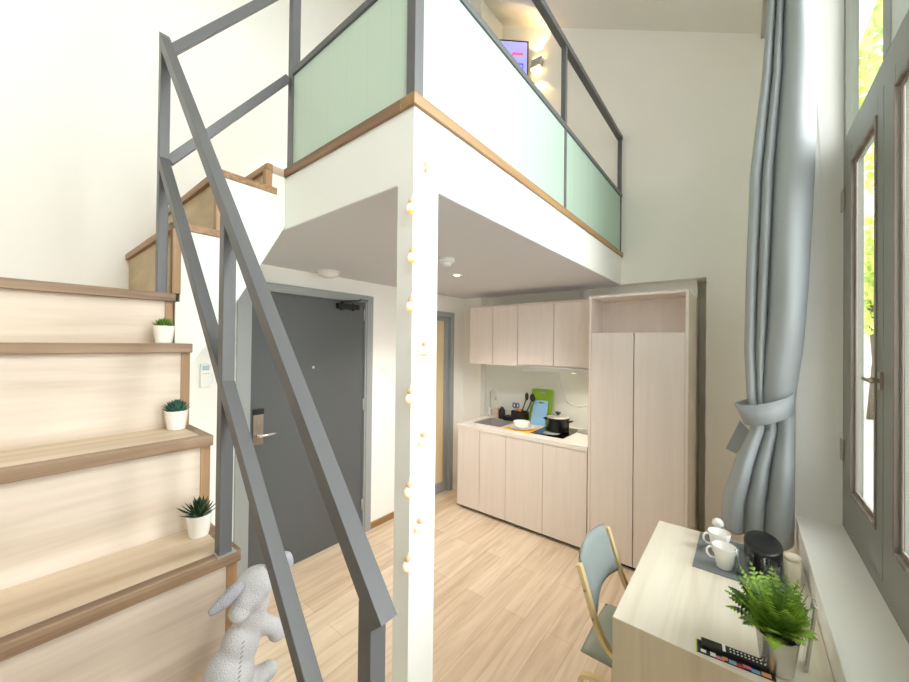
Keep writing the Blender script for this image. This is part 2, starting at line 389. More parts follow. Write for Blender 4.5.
# ------------------------------------------------------------------ doors
d1 = struct_root('door_1', (XW, 1.55, 0), 'dark grey entrance door with a grey frame')
fr = MB(); e = .02
fr.box((XW-.08, .979, 0), (XW+e, 1.066, 2.12)); fr.box((XW-.08, 2.045, 0), (XW+e, 2.11, 2.12)); fr.box((XW-.08, 1.066, 2.072), (XW+e, 2.045, 2.12))
fr.box((XW-.08, 2.03, 0), (XW+.012, 2.045, 2.072)); fr.box((XW-.08, 1.066, 2.06), (XW+.012, 2.03, 2.072))
fr.build('door_frame', 'greylite', d1, bevel=.002)
leaf = MB().box((XW-.06, 1.068, .004), (XW-.012, 2.028, 2.058)).build('door_leaf', 'door', d1, bevel=.002)
XL = XW-.012
lk = MB().box((XL, 1.095, .975), (XL+.012, 1.165, 1.185)).build('lock_plate', 'bronze', leaf, bevel=.003)
MB().box((XL, 1.095, 1.186), (XL+.018, 1.165, 1.225)).build('card_reader', 'black', leaf, bevel=.003, label='black card reader above the lock')
hd = MB().cyl((XL+.012, 1.125, 1.04), (XL+.05, 1.125, 1.04), .013)
hd.tube([(XL+.05, 1.12, 1.04), (XL+.058, 1.15, 1.044), (XL+.058, 1.2, 1.045), (XL+.05, 1.25, 1.042)], [.011, .011, .009, .008], 10)
hd.cyl((XL+.012, 1.13, 1.125), (XL+.018, 1.13, 1.125), .012)
hd.build('door_handle', 'chrome', leaf)
for z in (.25, 1.15, 1.95):
    MB().cyl((XL+.006, 2.03, z-.05), (XL+.006, 2.03, z+.05), .008, n=12).build('hinge', 'steel', leaf)
dc = MB().box((XL, 1.74, 1.985), (XL+.045, 1.95, 2.03)); dc.cyl((XL+.02, 1.79, 1.975), (XL+.02, 1.79, 2.045), .018); dc.cyl((XL+.02, 1.9, 1.975), (XL+.02, 1.9, 2.04), .014)
dc.build('door_closer', 'black', leaf, bevel=.004)
MB().bar((XL+.03, 1.79, 2.05), (XL+.12, 1.9, 2.058), .02, .008).bar((XL+.12, 1.9, 2.066), (XL+.045, 2.03, 2.075), .018, .008).build('closer_arm', 'black', leaf)
MB().cyl((XL, 1.545, 1.5), (XL+.004, 1.545, 1.5), .010).build('peephole', 'steel', leaf)

dd = struct_root('door_2', (XW, 2.9, 0), 'narrow grey framed door with warm frosted panel')
f2 = MB(); f2.box((XW-.1, 3.235, 0), (XW+.015, 3.30, 2.06)).box((XW-.1, 2.52, 0), (XW+.015, 2.585, 2.06)).box((XW-.1, 2.585, 2.0), (XW+.015, 3.235, 2.06))
f2.build('door_frame', 'greylite', dd, bevel=.002)
l2 = MB(); l2.box((XW-.06, 3.17, .01), (XW-.02, 3.233, 1.998)).box((XW-.06, 2.587, .01), (XW-.02, 2.65, 1.998)).box((XW-.06, 2.65, .01), (XW-.02, 3.17, .12)).box((XW-.06, 2.65, 1.96), (XW-.02, 3.17, 1.998))
l2 = l2.build('door_leaf', 'greylite', dd, bevel=.002)
MB().box((XW-.045, 2.65, .12), (XW-.035, 3.17, 1.96)).build('glass_panel', 'frosted', l2, label='warm frosted glass panel')
# dark passage closing behind door 2 frame
# ------------------------------------------------------------------ windows
def window(n, ya, yb, label):
    """one bay: two casements below, transom, fixed lights above (ya far end, yb near end)"""
    r = struct_root('window_%d' % n, (XG, ya, .85), label)
    X0, X1 = XG-.012, XG+.03
    f = MB(); f.box((X0, ya-.045, .85), (X1, ya, ZL)).box((X0, yb, .85), (X1, yb+.045, ZL))
    f.box((X0, yb+.045, .85), (X1, ya-.045, .91)); f.box((X0, yb+.045, 2.60), (X1, ya-.045, 2.70)); f.box((X0, yb+.045, ZL-.06), (X1, ya-.045, ZL))
    ym = (ya+yb)/2
    f.box((X0, ym-.045, 2.70), (X1, ym+.045, ZL-.06))
    f.build('window_frame', 'winframe', r, bevel=.003)
    for a, b, sa_, sb_, hs in ((ya-.045, ym+.001, .165, .075, 1), (ym-.001, yb+.045, .12, .165, 0)):
        s_ = MB(); xa, xb = XG-.018, XG+.02; g1, g0 = a-sa_, b+sb_
        s_.box((xa, g1, .915), (xb, a-.001, 2.595)).box((xa, b+.001, .915), (xb, g0, 2.595))
        s_.box((xa, g0, .915), (xb, g1, 1.06)).box((xa, g0, 2.53), (xb, g1, 2.595))
        sa = s_.build('sash', 'winframe', r, bevel=.003)
        bd = MB(); t = .012
        for w_, xx in ((.030, xa+.008), (.014, xa-.005)):
            bd.box((xx, g1-w_, 1.06), (xa+.014, g1, 2.53)).box((xx, g0, 1.06), (xa+.014, g0+w_, 2.53)).box((xx, g0+w_, 1.06), (xa+.014, g1-w_, 1.06+w_)).box((xx, g0+w_, 2.53-w_), (xa+.014, g1-w_, 2.53))
        bd.build('glazing_bead', 'winbead', sa, bevel=.002)
        MB().box((XG+.006, g0, 1.06), (XG+.009, g1, 2.53)).build('glass', 'glass', sa)
        hy = a if hs else b
        for z in (1.22, 2.40):
            MB().box((XG-.024, hy-.03, z-.05), (XG-.0185, hy+.03, z+.05)).build('hinge', 'bronze', sa, bevel=.002)
    lt = MB().box((XG-.026, ym-.005, 1.56), (XG-.0185, ym+.03, 1.62)); lt.cyl((XG-.05, ym+.012, 1.59), (XG-.024, ym+.012, 1.59), .008, n=12)
    lt.tube([(XG-.05, ym+.075, 1.593), (XG-.052, ym+.03, 1.59), (XG-.05, ym-.02, 1.592)], .006, 8); lt.lathe((XG-.05, ym-.03, 1.592), [(0, -.012), (.012, -.004), (.012, .004), (0, .012)], 12)
    lt.build('latch', 'bronze', r)
    for a, b in ((ya-.045, ym+.045), (ym-.045, yb+.045)):
        MB().box((XG+.008, b, 2.70), (XG+.012, a, ZL-.06)).build('fixed_glass', 'glass', r)
window(1, 2.53, 1.18, 'grey framed casement window nearest the curtain')
window(2, 1.18, -.02, None)  # unseen bay, assumed from the daylight on the left wall
window(3, -.02, YB, None)  # assumed likewise, out of view behind the camera

# ------------------------------------------------------------------ outside the window
struct(MB().box((.7, -3, -.2), (9, 30, -.02)), 'ground', 'lawn')
def tree(x, y, zc, R, label, n=2600, trunk=True):
    t = thing('tree', label, 'tree', (x, y, -.02))
    MB().tube([(x, y, -.02), (x+.08, y+.1, zc*.4), (x-.05, y, zc*.8), (x, y, zc)], [.16, .13, .1, .05], 10).build('trunk', 'bark', t)
    fo = MB(); rd = random.Random(int(x*100+y))
    for _ in range(n):
        v = Vector((rd.gauss(0, 1), rd.gauss(0, 1), rd.gauss(0, 1))).normalized()*R*(rd.random()**.4)
        c = Vector((x, y, zc))+Vector((v.x, v.y, v.z*1.15)); s_ = rd.uniform(.09, .2)
        a = Vector((rd.uniform(-1,1), rd.uniform(-1,1), rd.uniform(-1,1))).normalized(); b = a.orthogonal().normalized()
        fo.add([c-a*s_, c-b*s_*.45, c+a*s_, c+b*s_*.45], [(0,1,2,3)])
    fo.build('foliage', 'tree', t)
tree(2.1, 9.8, 7.9, 3.0, 'tall lime green tree seen through the upper window lights', 9000)
tree(2.5, 13.2, 3.5, 1.3, 'small lime green tree in front of the pale outside wall', 2200)
bw = thing('garden_wall', 'pale pinkish wall outside the lower window panes', 'wall', (2.6, 15, -.02))
MB().box((.9, 15, -.02), (6.5, 15.3, 2.6)).build('wall_panel', 'render', bw)
MB().box((.85, 14.95, 2.6), (6.55, 15.35, 2.68)).build('coping', 'white', bw)

# ------------------------------------------------------------------ staircase
st = thing('staircase', 'oak clad winder staircase with brown nosings climbing to the loft', 'staircase', (-1.4, .0, 0))
YE = .424                       # right-hand end of the first flight
steps = [(-.43, .28), (-.65, .555), (-.87, .83), (-1.095, 1.12), (-1.319, 1.40), (-1.535, 1.69), (-1.75, 1.886)]
tn = .032
for i, (x, z) in enumerate(steps):
    zb = steps[i-1][1] if i else 0
    xb = (steps[i+1][0] if i+1 < len(steps) else XW) - .0
    back = xb - .018 if i+1 < len(steps) else XW
    rx = x-.018                                       # riser face
    MB().box((rx-.018, YB+.002, zb), (rx, YE-.030, z-tn)).build('riser', 'oak', st)
    MB().box((rx-.02, YE-.030, zb), (rx+.002, YE-.003, z-tn)).build('riser_edge', 'walnut_z', st, bevel=.001)
    MB().box((max(back, XW+.002), YB+.002, z-tn), (x-.03, YE-.03, z)).build('tread', 'oaktread', st)
    MB().box((x-.03, YB+.002, z-tn), (x, YE, z)).box((max(back, XW+.002), YE-.03, z-tn), (x-.03, YE, z)).build('nosing', 'walnut', st, bevel=.002)
# body under the first flight
bd = [( -.43-.036, 0)]
pts = []
for i, (x, z) in enumerate(steps):
    zb = steps[i-1][1] if i else 0
    pts += [(x-.036, zb if i == 0 else zb-tn), (x-.036, z-tn)]
pts += [(XW+.001, steps[-1][1]-tn), (XW+.001, 0)]
MB().prism([(x, YB+.002, z) for x, z in pts], (0, YE-.014-YB, 0)).build('flight_body', 'mintwhite', st, label='painted body under the lower flight')
# second flight: along the wall up to the loft
prof = [(.424, 1.853), (.438, 1.854), (.438, 2.141), (.585, 2.141), (.585, 2.408), (.79, 2.408), (.79, 2.50), (.853, 2.50), (.853, 2.262), (.656, 1.897), (.424, 1.51)]
MB().prism([(-1.752, y, z) for y, z in prof], (XW+1.755, 0, 0)).build('stringer', 'mintwhite', st, label='pale mint painted side of the upper flight')
s2 = [(.435, 1.886, 2.172), (.582, 2.172, 2.435), (.782, 2.435, 2.54)]
for i, (y, z0, z1) in enumerate(s2):
    MB().box((XW+.002, y-.004, z0), (-1.78, y+.006, z1-.03)).build('riser', 'riser_shade', st)
    MB().box((-1.78, y-.024, z0-.03 if i else z0), (-1.748, y+.004, z1-.03)).build('riser_edge', 'walnut_z', st, bevel=.001)
    ye = s2[i+1][0]+.03 if i < 2 else .79
    if i < 2:
        MB().box((XW+.002, y+.02, z1-.03), (-1.78, s2[i+1][0], z1)).build('tread', 'oaktread', st)
        MB().box((-1.78, y-.02, z1-.03), (-1.746, ye, z1)).box((XW+.002, y-.02, z1-.03), (-1.78, y+.02, z1)).build('nosing', 'walnut_x', st, bevel=.002)
    else:
        MB().box((XW+.002, y-.02, z1-.03), (-1.746, y+.008, z1)).build('nosing', 'walnut_x', st, bevel=.002)

# ------------------------------------------------------------------ stair railing and loft railing
sr = thing('stair_railing', 'dark grey square tube railing running down the open side of the stairs', 'railing', (-1.78, .39, 0))
T = .033; yr = .385
def on_up(x): return 2.89 + (x+1.80)*-1.207       # centre line of the upper rail
def on_lo(x): return 2.402 + (x+1.78)*-1.222
for x, z in ((-1.785, 1.886), (-1.112, 1.12), (-.475, .28)):
    MB().box((x-T/2, yr-T/2+.0005, z), (x+T/2, yr+T/2-.0005, on_up(x)-.012 if x > -1.7 else 2.885)).build('post', 'grey', sr, bevel=.002)
def sloped(x0, x1, fz, cut1):
    k = T*.5*math.hypot(1, 1.213)      # half height measured upright
    z0, z1 = fz(x0), fz(x1)
    ex = (T*.77, -T*.64) if cut1 else (0, 0)
    pts = [(x0, z0-k), (x0, z0+k), (x1, z1+k)] + ([(x1-T*.45, z1+k-T*.9)] if False else []) + [(x1, z1-k)]
    if cut1: pts = [(x0, z0-k), (x0, z0+k), (x1, z1+k), (x1-T*.77, z1+k-T*.64), (x1-T*.77-.001, fz(x1-T*.77)-k)]
    return MB().prism([(x, yr-T/2, z) for x, z in pts], (0, T, 0))
sloped(-1.80, -.432, on_up, True).build('handrail', 'grey', sr, bevel=.002)
sloped(-1.77, -.491, on_lo, False).build('mid_rail', 'grey', sr, bevel=.002)
for x, z in ((-1.10, 1.12),):
    MB().box((x-.028, yr-.02, z), (x+.012, yr+.025, z+.003)).build('foot_plate', 'steel', sr)

lr = thing('loft_railing', 'dark grey loft railing with ribbed mint infill panels', 'railing', (CX, CY, ZD+.04))
ZP, ZM, ZT = ZD+.04, 3.06, 3.585
def post(x, y, z1=ZT, t=.04): MB().box((x-t/2, y-t/2, ZP), (x+t/2, y+t/2, z1)).build('post', 'grey', lr, bevel=.002)
px_, py_ = CX-.018, CY+.018
post(px_, py_, ZT-.02, .042); post(px_, 2.18, ZT-.02, .03); post(px_, YF-.022, ZT-.02, .03); post(-1.72, py_, ZT-.02, .04)
MB().box((px_-.02, py_+.02, ZM-.015), (px_+.02, YF-.002, ZM+.015)).build('mid_rail', 'grey', lr, bevel=.002)
MB().box((px_-.02, py_-.02, ZT-.02), (px_+.02, YF-.002, ZT+.02)).build('top_rail', 'grey', lr, bevel=.002)
MB().box((-1.70, py_-.02, 2.985), (px_-.021, py_+.02, 3.015)).build('mid_rail', 'grey', lr, bevel=.002)
MB().box((-1.74, py_-.02, ZT-.02), (px_-.021, py_+.02, ZT+.02)).build('top_rail', 'grey', lr, bevel=.002)
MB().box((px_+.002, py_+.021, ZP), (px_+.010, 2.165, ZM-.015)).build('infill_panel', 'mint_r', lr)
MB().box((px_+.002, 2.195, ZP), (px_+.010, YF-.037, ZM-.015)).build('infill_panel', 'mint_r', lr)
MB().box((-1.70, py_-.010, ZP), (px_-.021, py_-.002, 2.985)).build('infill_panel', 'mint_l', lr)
# rails joining the stair post to the loft post
MB().bar((-1.785, .402, 2.41), (-1.742, .853, 2.985), .026, .034).build('mid_rail', 'grey', sr, bevel=.002)
MB().bar((-1.785, .402, 2.85), (-1.742, .853, 3.43), .026, .034).build('handrail', 'grey', sr, bevel=.002)

# ------------------------------------------------------------------ under-loft fittings
cl = thing('ceiling_light', 'round white flush ceiling light above the entrance door', 'ceiling light', (-2.5, 1.56, ZS))
MB().lathe((-2.5, 1.56, ZS), [(.085, -.012), (.085, 0)], 32).build('base', 'plastic', cl)
MB().lathe((-2.5, 1.56, ZS-.012), [(0, -.042), (.04, -.038), (.072, -.022), (.085, 0)], 32).build('diffuser', 'ceramic', cl)
sd = thing('smoke_detector', 'small white smoke detector on the loft underside', 'smoke detector', (-1.491, 1.776, ZS))
MB().lathe((-1.491, 1.776, ZS), [(.045, -.03), (.05, -.022), (.05, 0)], 28).build('base', 'plastic', sd)
MB().lathe((-1.491, 1.776, ZS-.03), [(.022, -.022), (.028, -.018), (.028, 0)], 20).build('sensor', 'plastic', sd)
def downlight(x, y, label, on=True):
    dl = thing('downlight', label, 'downlight', (x, y, ZS))
    MB().lathe((x, y, ZS-.006), [(.03, -.004), (.045, -.002), (.045, .006), (.03, .006), (.03, -.004)], 28).build('trim_ring', 'plastic', dl)
    MB().lathe((x, y, ZS-.014), [(.001, 0), (.018, .001), (.029, .007), (.0295, .012)], 24).build('lens', 'spotglow', dl)
    L_ = bpy.data.lights.new('downlight_lamp', 'SPOT'); L_.energy = 55; L_.color = (1, .86, .76); L_.spot_size = math.radians(130); L_.spot_blend = .8; L_.shadow_soft_size = .03
    o = bpy.data.objects.new('downlight_lamp', L_); COL.objects.link(o); o.parent = dl; o.location = (0, 0, -.02)
downlight(-1.768, 2.231, 'lit recessed downlight in front of the kitchen')

# wall fittings
MB().box((XW, 2.235, 1.405), (XW+.01, 2.355, 1.475)).build('switch_plate', 'plastic', base=(XW, 2.28, 1.44), bevel=.003,
    label='white light switch plate right of the entrance door', cat='switch')
rm = thing('air_conditioner_remote', 'white air conditioner remote in its holder on the wall left of the door', 'remote control', (XW, .815, 1.42))
MB().box((XW, .772, 1.405), (XW+.022, .828, 1.555)).build('body', 'plastic', rm, bevel=.005)
MB().box((XW+.022, .781, 1.515), (XW+.0235, .819, 1.545)).build('display', 'lcd', rm, label='grey blue display')
for k in range(3):
    MB().box((XW+.022, .783+k*.013, 1.492), (XW+.024, .791+k*.013, 1.499)).build('button', 'yellow', rm)
MB().box((XW, .84, 1.43), (XW+.01, .90, 1.50)).build('switch_plate', 'plastic', base=(XW, .88, 1.44), bevel=.003,
    label='small white switch plate beside the wall remote', cat='switch')

# ------------------------------------------------------------------ kitchen
KY = 2.986; KX0, KX1 = -2.335, -.992; CT = .87
bc = thing('base_cabinet', 'cream laminate base cabinet run under the worktop', 'cabinet', (-1.66, 3.3, 0))
MB().box((KX0, KY+.02, .06), (KX0+.016, 3.61, CT-.032)).box((KX1-.016, KY+.02, .06), (KX1, 3.61, CT-.032)).box((KX0+.016, KY+.02, .06), (KX1-.016, 3.6, .076)).box((KX0+.016, 3.59, .076), (KX1-.016, 3.61, CT-.032)).build('carcass', 'lam', bc)
MB().box((KX0+.01, KY+.05, 0), (KX1, 3.6, .06)).build('plinth', 'blackmat', bc)
bs = [KX0, -2.055, -1.757, -1.380, KX1]
for i in range(4):
    MB().box((bs[i]+.003, KY, .035), (bs[i+1]-.003, KY+.018, CT-.036)).build('door', 'lam', bc, bevel=.001)
for x in (-1.757, -1.380):
    MB().box((x-.0025, KY+.003, .04), (x+.0025, KY+.018, CT-.036)).build('door_edge', 'lam_edge', bc)
# worktop with the sink cut out
wt = MB(); sx0, sx1, sy0, sy1 = -2.24, -1.90, 3.12, 3.47
wt.box((KX0, KY-.008, CT-.03), (KX1, sy0, CT)).box((KX0, sy1, CT-.03), (KX1, AY, CT)).box((KX0, sy0, CT-.03), (sx0, sy1, CT)).box((sx1, sy0, CT-.03), (KX1, sy1, CT))
wt.box((KX0, KY-.008, CT-.036), (KX1, KY-.002, CT-.03))
wt.build('worktop', 'stone', base=(-1.66, 3.3, CT-.036), label='thin white worktop over the cream base cabinets', cat='worktop')
sk = thing('sink', 'stainless steel undermount sink in the worktop', 'sink', (-2.07, 3.3, CT-.16))
t_ = .004
MB().box((sx0, sy0, CT-.16), (sx1, sy1, CT-.156)).box((sx0, sy0, CT-.156), (sx0+t_, sy1, CT-.003)).box((sx1-t_, sy0, CT-.156), (sx1, sy1, CT-.003)).box((sx0+t_, sy0, CT-.156), (sx1-t_, sy0+t_, CT-.003)).box((sx0+t_, sy1-t_, CT-.156), (sx1-t_, sy1, CT-.003)).build('basin', 'steel', sk)
MB().lathe((-2.07, 3.3, CT-.156), [(.035, 0), (.035, .003), (.02, .004), (.001, .001)], 20).build('drain', 'chrome', sk)
fc = thing('kitchen_faucet', 'chrome gooseneck faucet behind the sink', 'faucet', (-2.31, 3.56, CT))
MB().lathe((-2.31, 3.56, CT), [(.026, 0), (.026, .01), (.016, .02), (.016, .09), (.010, .10)], 20).build('body', 'chrome', fc)
arc = [(-2.31, 3.56, CT+.09), (-2.31, 3.56, CT+.24)]
for k in range(1, 11):
    t = math.pi*k/10; arc.append((-2.31+.065*(1-math.cos(t)), 3.56-.04*(1-math.cos(t)), CT+.24+.06*math.sin(t)))
arc.append((-2.18, 3.48, CT+.20))
MB().tube(arc, .011, 10).build('spout', 'chrome', fc)
MB().tube([(-2.30, 3.555, CT+.06), (-2.26, 3.545, CT+.075)], .006, 8).build('lever', 'chrome', fc)
MB().box((AX0+.002, AY-.012, CT), (KX1, AY-.001, 1.487)).build('backsplash', 'splash', base=(-1.7, AY, CT), label='glossy pale backsplash panel behind the worktop', cat='backsplash')

uc = thing('wall_cabinet', 'cream laminate wall cabinet run with four doors above the worktop', 'cabinet', (-1.66, 3.4, 1.487))
UY = 3.18
MB().box((KX0, UY+.02, 1.49), (KX1, AY-.002, 2.09)).build('carcass', 'lam', uc)
MB().box((KX0-.002, UY-.002, 2.09), (KX1, AY-.002, 2.10)).build('top_board', 'lam', uc)
us = [KX0, -2.038, -1.747, -1.372, KX1]
for i in range(4):
    MB().box((us[i]+.003, UY, 1.487 if i < 2 else 1.505), (us[i+1]-.003, UY+.018, 2.087)).build('door', 'lam', uc, bevel=.001)
hood = thing('range_hood', 'slim stainless steel range hood under the wall cabinets', 'range hood', (-1.34, 3.2, 1.46))
MB().box((-1.69, UY-.006, 1.448), (KX1-.002, 3.5, 1.4895)).build('body', 'steel', hood, bevel=.002)
MB().lathe((-1.19, UY+.05, 1.445), [(.001, 0), (.03, 0), (.03, .003)], 20).build('lamp_lens', 'spotglow', hood, label='lit hood lamp')
L_ = bpy.data.lights.new('hood_lamp', 'SPOT'); L_.energy = 5; L_.color = (1, .86, .7); L_.spot_size = math.radians(140); L_.spot_blend = .8; L_.shadow_soft_size = .03
o = bpy.data.objects.new('hood_lamp', L_); COL.objects.link(o); o.parent = hood; o.location = (.15, .05, -.03)

# tall wardrobe
wd = thing('wardrobe', 'tall cream wardrobe with an open niche on top', 'wardrobe', (-.65, 3.3, 0))
wx0, wx1, wy1, wt_ = -.988, -.300, 3.60, .02
MB().box((wx0, KY, 0), (wx0+wt_, wy1, 2.1)).build('side_panel', 'lam', wd, bevel=.002)
MB().box((wx1-wt_, KY, 0), (wx1, wy1, 2.1)).build('side_panel', 'lam', wd, bevel=.002)
MB().box((wx0+wt_, KY, 2.08), (wx1-wt_, wy1, 2.1)).build('top_panel', 'lam', wd, bevel=.002)
MB().box((wx0+wt_, KY+.02, 1.785), (wx1-wt_, wy1, 1.80)).build('niche_shelf', 'lam', wd)
MB().box((wx0+wt_, wy1-.3, 1.80), (wx1-wt_, wy1-.29, 2.08)).build('back_panel', 'lam', wd)
MB().box((wx0+wt_, KY+.03, 0), (wx1-wt_, KY+.06, .05)).build('plinth', 'blackmat', wd)
for a, b in ((wx0+.022, -.652), (-.646, wx1-.022)):
    MB().box((a, KY-.001, .03), (b, KY+.018, 1.80)).build('door', 'lam', wd, bevel=.001)
MB().box((wx1-.0215, KY+.0005, .03), (wx1-.019, KY+.016, 1.80)).build('edge_strip', 'lam_edge', wd)
MB().box((wx0-.0015, KY+.0005, .03), (wx0-.0002, KY+.03, 2.09)).build('edge_strip', 'lam_edge', wd)

# things on the worktop
K = CT+.0005
sp = thing('soap_dispenser', 'beige soap dispenser beside the faucet', 'soap dispenser', (-2.19, 3.53, K))
MB().box((-2.225, 3.50, K), (-2.165, 3.555, K+.10)).build('bottle', 'beige', sp, bevel=.008)
MB().cyl((-2.195, 3.53, K+.10), (-2.195, 3.53, K+.125), .008).tube([(-2.195, 3.53, K+.125), (-2.17, 3.515, K+.124)], .005, 8).build('pump', 'plastic', sp)
bb = thing('hand_wash_bottle', 'black pump bottle with a white nozzle near the sink', 'bottle', (-2.11, 3.5, K))
MB().lathe((-2.11, 3.5, K), [(.036, 0), (.038, .01), (.036, .09), (.018, .12), (.016, .13)], 24).build('bottle', 'blackmat', bb)
MB().cyl((-2.11, 3.5, K+.13), (-2.11, 3.5, K+.16), .008).tube([(-2.11, 3.5, K+.16), (-2.135, 3.48, K+.158)], .006, 8).build('pump', 'plastic', bb)
cd = thing('utensil_caddy', 'black stepped utensil caddy on the worktop', 'caddy', (-1.93, 3.5, K))
q = MB(); q.box((-2.06, 3.44, K), (-1.96, 3.54, K+.045)).box((-1.96, 3.44, K), (-1.80, 3.54, K+.004)).box((-1.96, 3.44, K+.004), (-1.80, 3.445, K+.115)).box((-1.96, 3.535, K+.004), (-1.80, 3.54, K+.115)).box((-1.96, 3.445, K+.004), (-1.955, 3.535, K+.115)).box((-1.805, 3.445, K+.004), (-1.80, 3.535, K+.115))
q.build('body', 'black', cd)
sc = thing('scissors', 'blue handled scissors standing in the caddy', 'scissors', (-1.935, 3.5, K+.01))
rg = MB()
for dx in (-.02, .02):
    rg.tube([(-1.935+dx+.018*math.cos(t), 3.5, K+.165+.026*math.sin(t)) for t in [2*math.pi*k/14 for k in range(15)]], .006, 6)
rg.build('handles', 'bluedk', sc)
MB().bar((-1.935-.014, 3.5, K+.14), (-1.93, 3.5, K+.02), .012, .003, (0, 1, 0)).bar((-1.935+.014, 3.503, K+.14), (-1.94, 3.503, K+.02), .012, .003, (0, 1, 0)).build('blades', 'steel', sc)
MB().box((-1.895, 3.47, K+.08), (-1.855, 3.50, K+.135)).build('sponge', 'orange', base=(-1.875, 3.485, K+.08), bevel=.006, label='orange sponge in the black caddy', cat='sponge')
for i, (x0, x1, hh, hw, lab) in enumerate([(-1.88, -1.80, .25, .022, 'black slotted turner leaning in the caddy'), (-1.85, -1.745, .24, .032, 'black ladle leaning right out of the caddy'), (-1.83, -1.775, .20, .018, 'short grey serving spoon between the black utensils')]):
    u = thing('cooking_utensil', lab, 'utensil', (x0, 3.5, K+.012))
    y0 = 3.475+i*.022
    MB().tube([(x0, y0, K+.012), (x1, y0, K+hh)], .0065, 8).build('handle', 'blackmat' if i < 2 else 'steel', u)
    MB().ball((x1+.008, y0, K+hh+.03), (hw, .006, .042)).build('head', 'blackmat' if i < 2 else 'steel', u)
def board(name, x0, x1, yb, yt, h, m, label, slot=None, z0=0):
    bd_ = MB(); n = 14
    pts = []
    r = .018
    for cx, cz, a0 in ((x1-r, h-r, 0), (x0+r, h-r, 90), (x0+r, r, 180), (x1-r, r, 270)):
        for k in range(5):
            a = math.radians(a0+k*22.5); pts.append((cx+r*math.cos(a), cz+r*math.sin(a)))
    def P3(x, z, o=0): return (x, yb+(yt-yb)*z/h - o, K+z0+z)
    bm = bmesh.new()
    ov = [bm.verts.new(P3(*p)) for p in pts]
    es = [bm.edges.new((ov[i], ov[(i+1) % len(ov)])) for i in range(len(ov))]
    if slot:
        cx, cz, hw, hh_ = slot; ip = []
        for sx, a0 in ((1, -90), (-1, 90)):
            for k in range(7):
                a = math.radians(a0+k*30); ip.append((cx+sx*(hw-hh_)+hh_*math.cos(a), cz+hh_*math.sin(a)))
        iv = [bm.verts.new(P3(*p)) for p in ip]
        es += [bm.edges.new((iv[i], iv[(i+1) % len(iv)])) for i in range(len(iv))]
    bmesh.ops.triangle_fill(bm, use_beauty=True, edges=es)
    bmesh.ops.recalc_face_normals(bm, faces=bm.faces)
    g = bmesh.ops.extrude_face_region(bm, geom=bm.faces[:])
    bmesh.ops.translate(bm, vec=(0, -.008, 0), verts=[v for v in g['geom'] if isinstance(v, bmesh.types.BMVert)])
    bmesh.ops.recalc_face_normals(bm, faces=bm.faces)
    base = Vector((((x0+x1)/2), yb, K)); bmesh.ops.translate(bm, vec=-base, verts=bm.verts)
    me = bpy.data.meshes.new(name); bm.to_mesh(me); bm.free(); me.materials.append(M[m])
    o = bpy.data.objects.new(name, me); COL.objects.link(o); o.location = base; o['label'] = label; o['category'] = 'cutting board'; o['_b'] = tuple(base)
    return o
board('cutting_board', -1.79, -1.55, 3.53, 3.602, .355, 'green', 'large green cutting board leaning on the backsplash', (-1.67, .315, .05, .012))
board('cutting_board', -1.735, -1.575, 3.45, 3.545, .245, 'blue', 'small light blue cutting board in front of the green one', (-1.655, .222, .03, .007))
MB().prism([(-1.86, 3.10, K), (-1.545, 3.075, K), (-1.55, 3.30, K), (-1.83, 3.33, K)], (0, 0, .004)).build('kitchen_mat', 'yellow', base=(-1.7, 3.2, K), label='yellow mat under the white plate on the worktop', cat='mat')
pc = (-1.70, 3.20, K+.0045)
MB().lathe(pc, [(.06, 0), (.065, .003), (.125, .018), (.127, .021), (.12, .021), (.06, .007), (.001, .007)], 36).build('plate', 'ceramic', base=pc, label='white plate lying on the yellow mat', cat='plate')
pb = (-1.705, 3.20, K+.012)
MB().lathe(pb, [(.045, 0), (.05, .004), (.074, .02), (.082, .06), (.079, .062), (.068, .025), (.035, .01), (.001, .008)], 36).build('bowl', 'ceramic', base=pb, label='white bowl standing on the white plate', cat='bowl')
hb = thing('induction_hob', 'black glass hob set on the worktop', 'hob', (-1.40, 3.33, K))
MB().box((-1.56, 3.10, K), (-1.24, 3.53, K+.006)).build('glass_top', 'glassblack', hb, bevel=.002)
MB().lathe((-1.40, 3.22, K+.0062), [(.075, 0), (.078, 0), (.078, .0004), (.075, .0004), (.075, 0)], 36).build('ring_mark', 'greylite', hb)
ZH = K+.0065
pt = thing('cooking_pot', 'black cooking pot with a glass lid on the hob', 'pot', (-1.385, 3.33, ZH))
MB().lathe((-1.385, 3.33, ZH), [(.001, 0), (.095, 0), (.102, .008), (.105, .125), (.108, .128), (.102, .13), (.098, .125), (.096, .01), (.001, .008)], 40).build('body', 'pot', pt)
for s_ in (-1, 1):
    MB().tube([(-1.385+s_*.103, 3.305, ZH+.10), (-1.385+s_*.135, 3.31, ZH+.108), (-1.385+s_*.135, 3.35, ZH+.108), (-1.385+s_*.103, 3.355, ZH+.10)], .007, 8).build('handle', 'black', pt)
ld = MB().lathe((-1.385, 3.33, ZH+.1305), [(.106, 0), (.107, .004), (.08, .014), (.04, .021), (.001, .023)], 40).build('lid', 'steel', pt, label='grey glass lid')
MB().lathe((-1.385, 3.33, ZH+.153), [(.012, 0), (.012, .012), (.026, .018), (.026, .028), (.001, .032)], 20).build('lid_knob', 'black', ld)
MB().lathe((-1.15, 3.50, K+.001), [(.001, 0), (.1, 0), (.105, .004), (.1, .006), (.001, .006)], 36).build('grey_disc', 'greylite', base=(-1.15, 3.5, K), label='round grey disc on the worktop behind the pot', cat='grey_disc')  # thin flat disc in plain grey
sp2 = thing('black_spatula', 'black spatula leaning upright against the wardrobe side', 'spatula', (-1.02, 3.30, K))
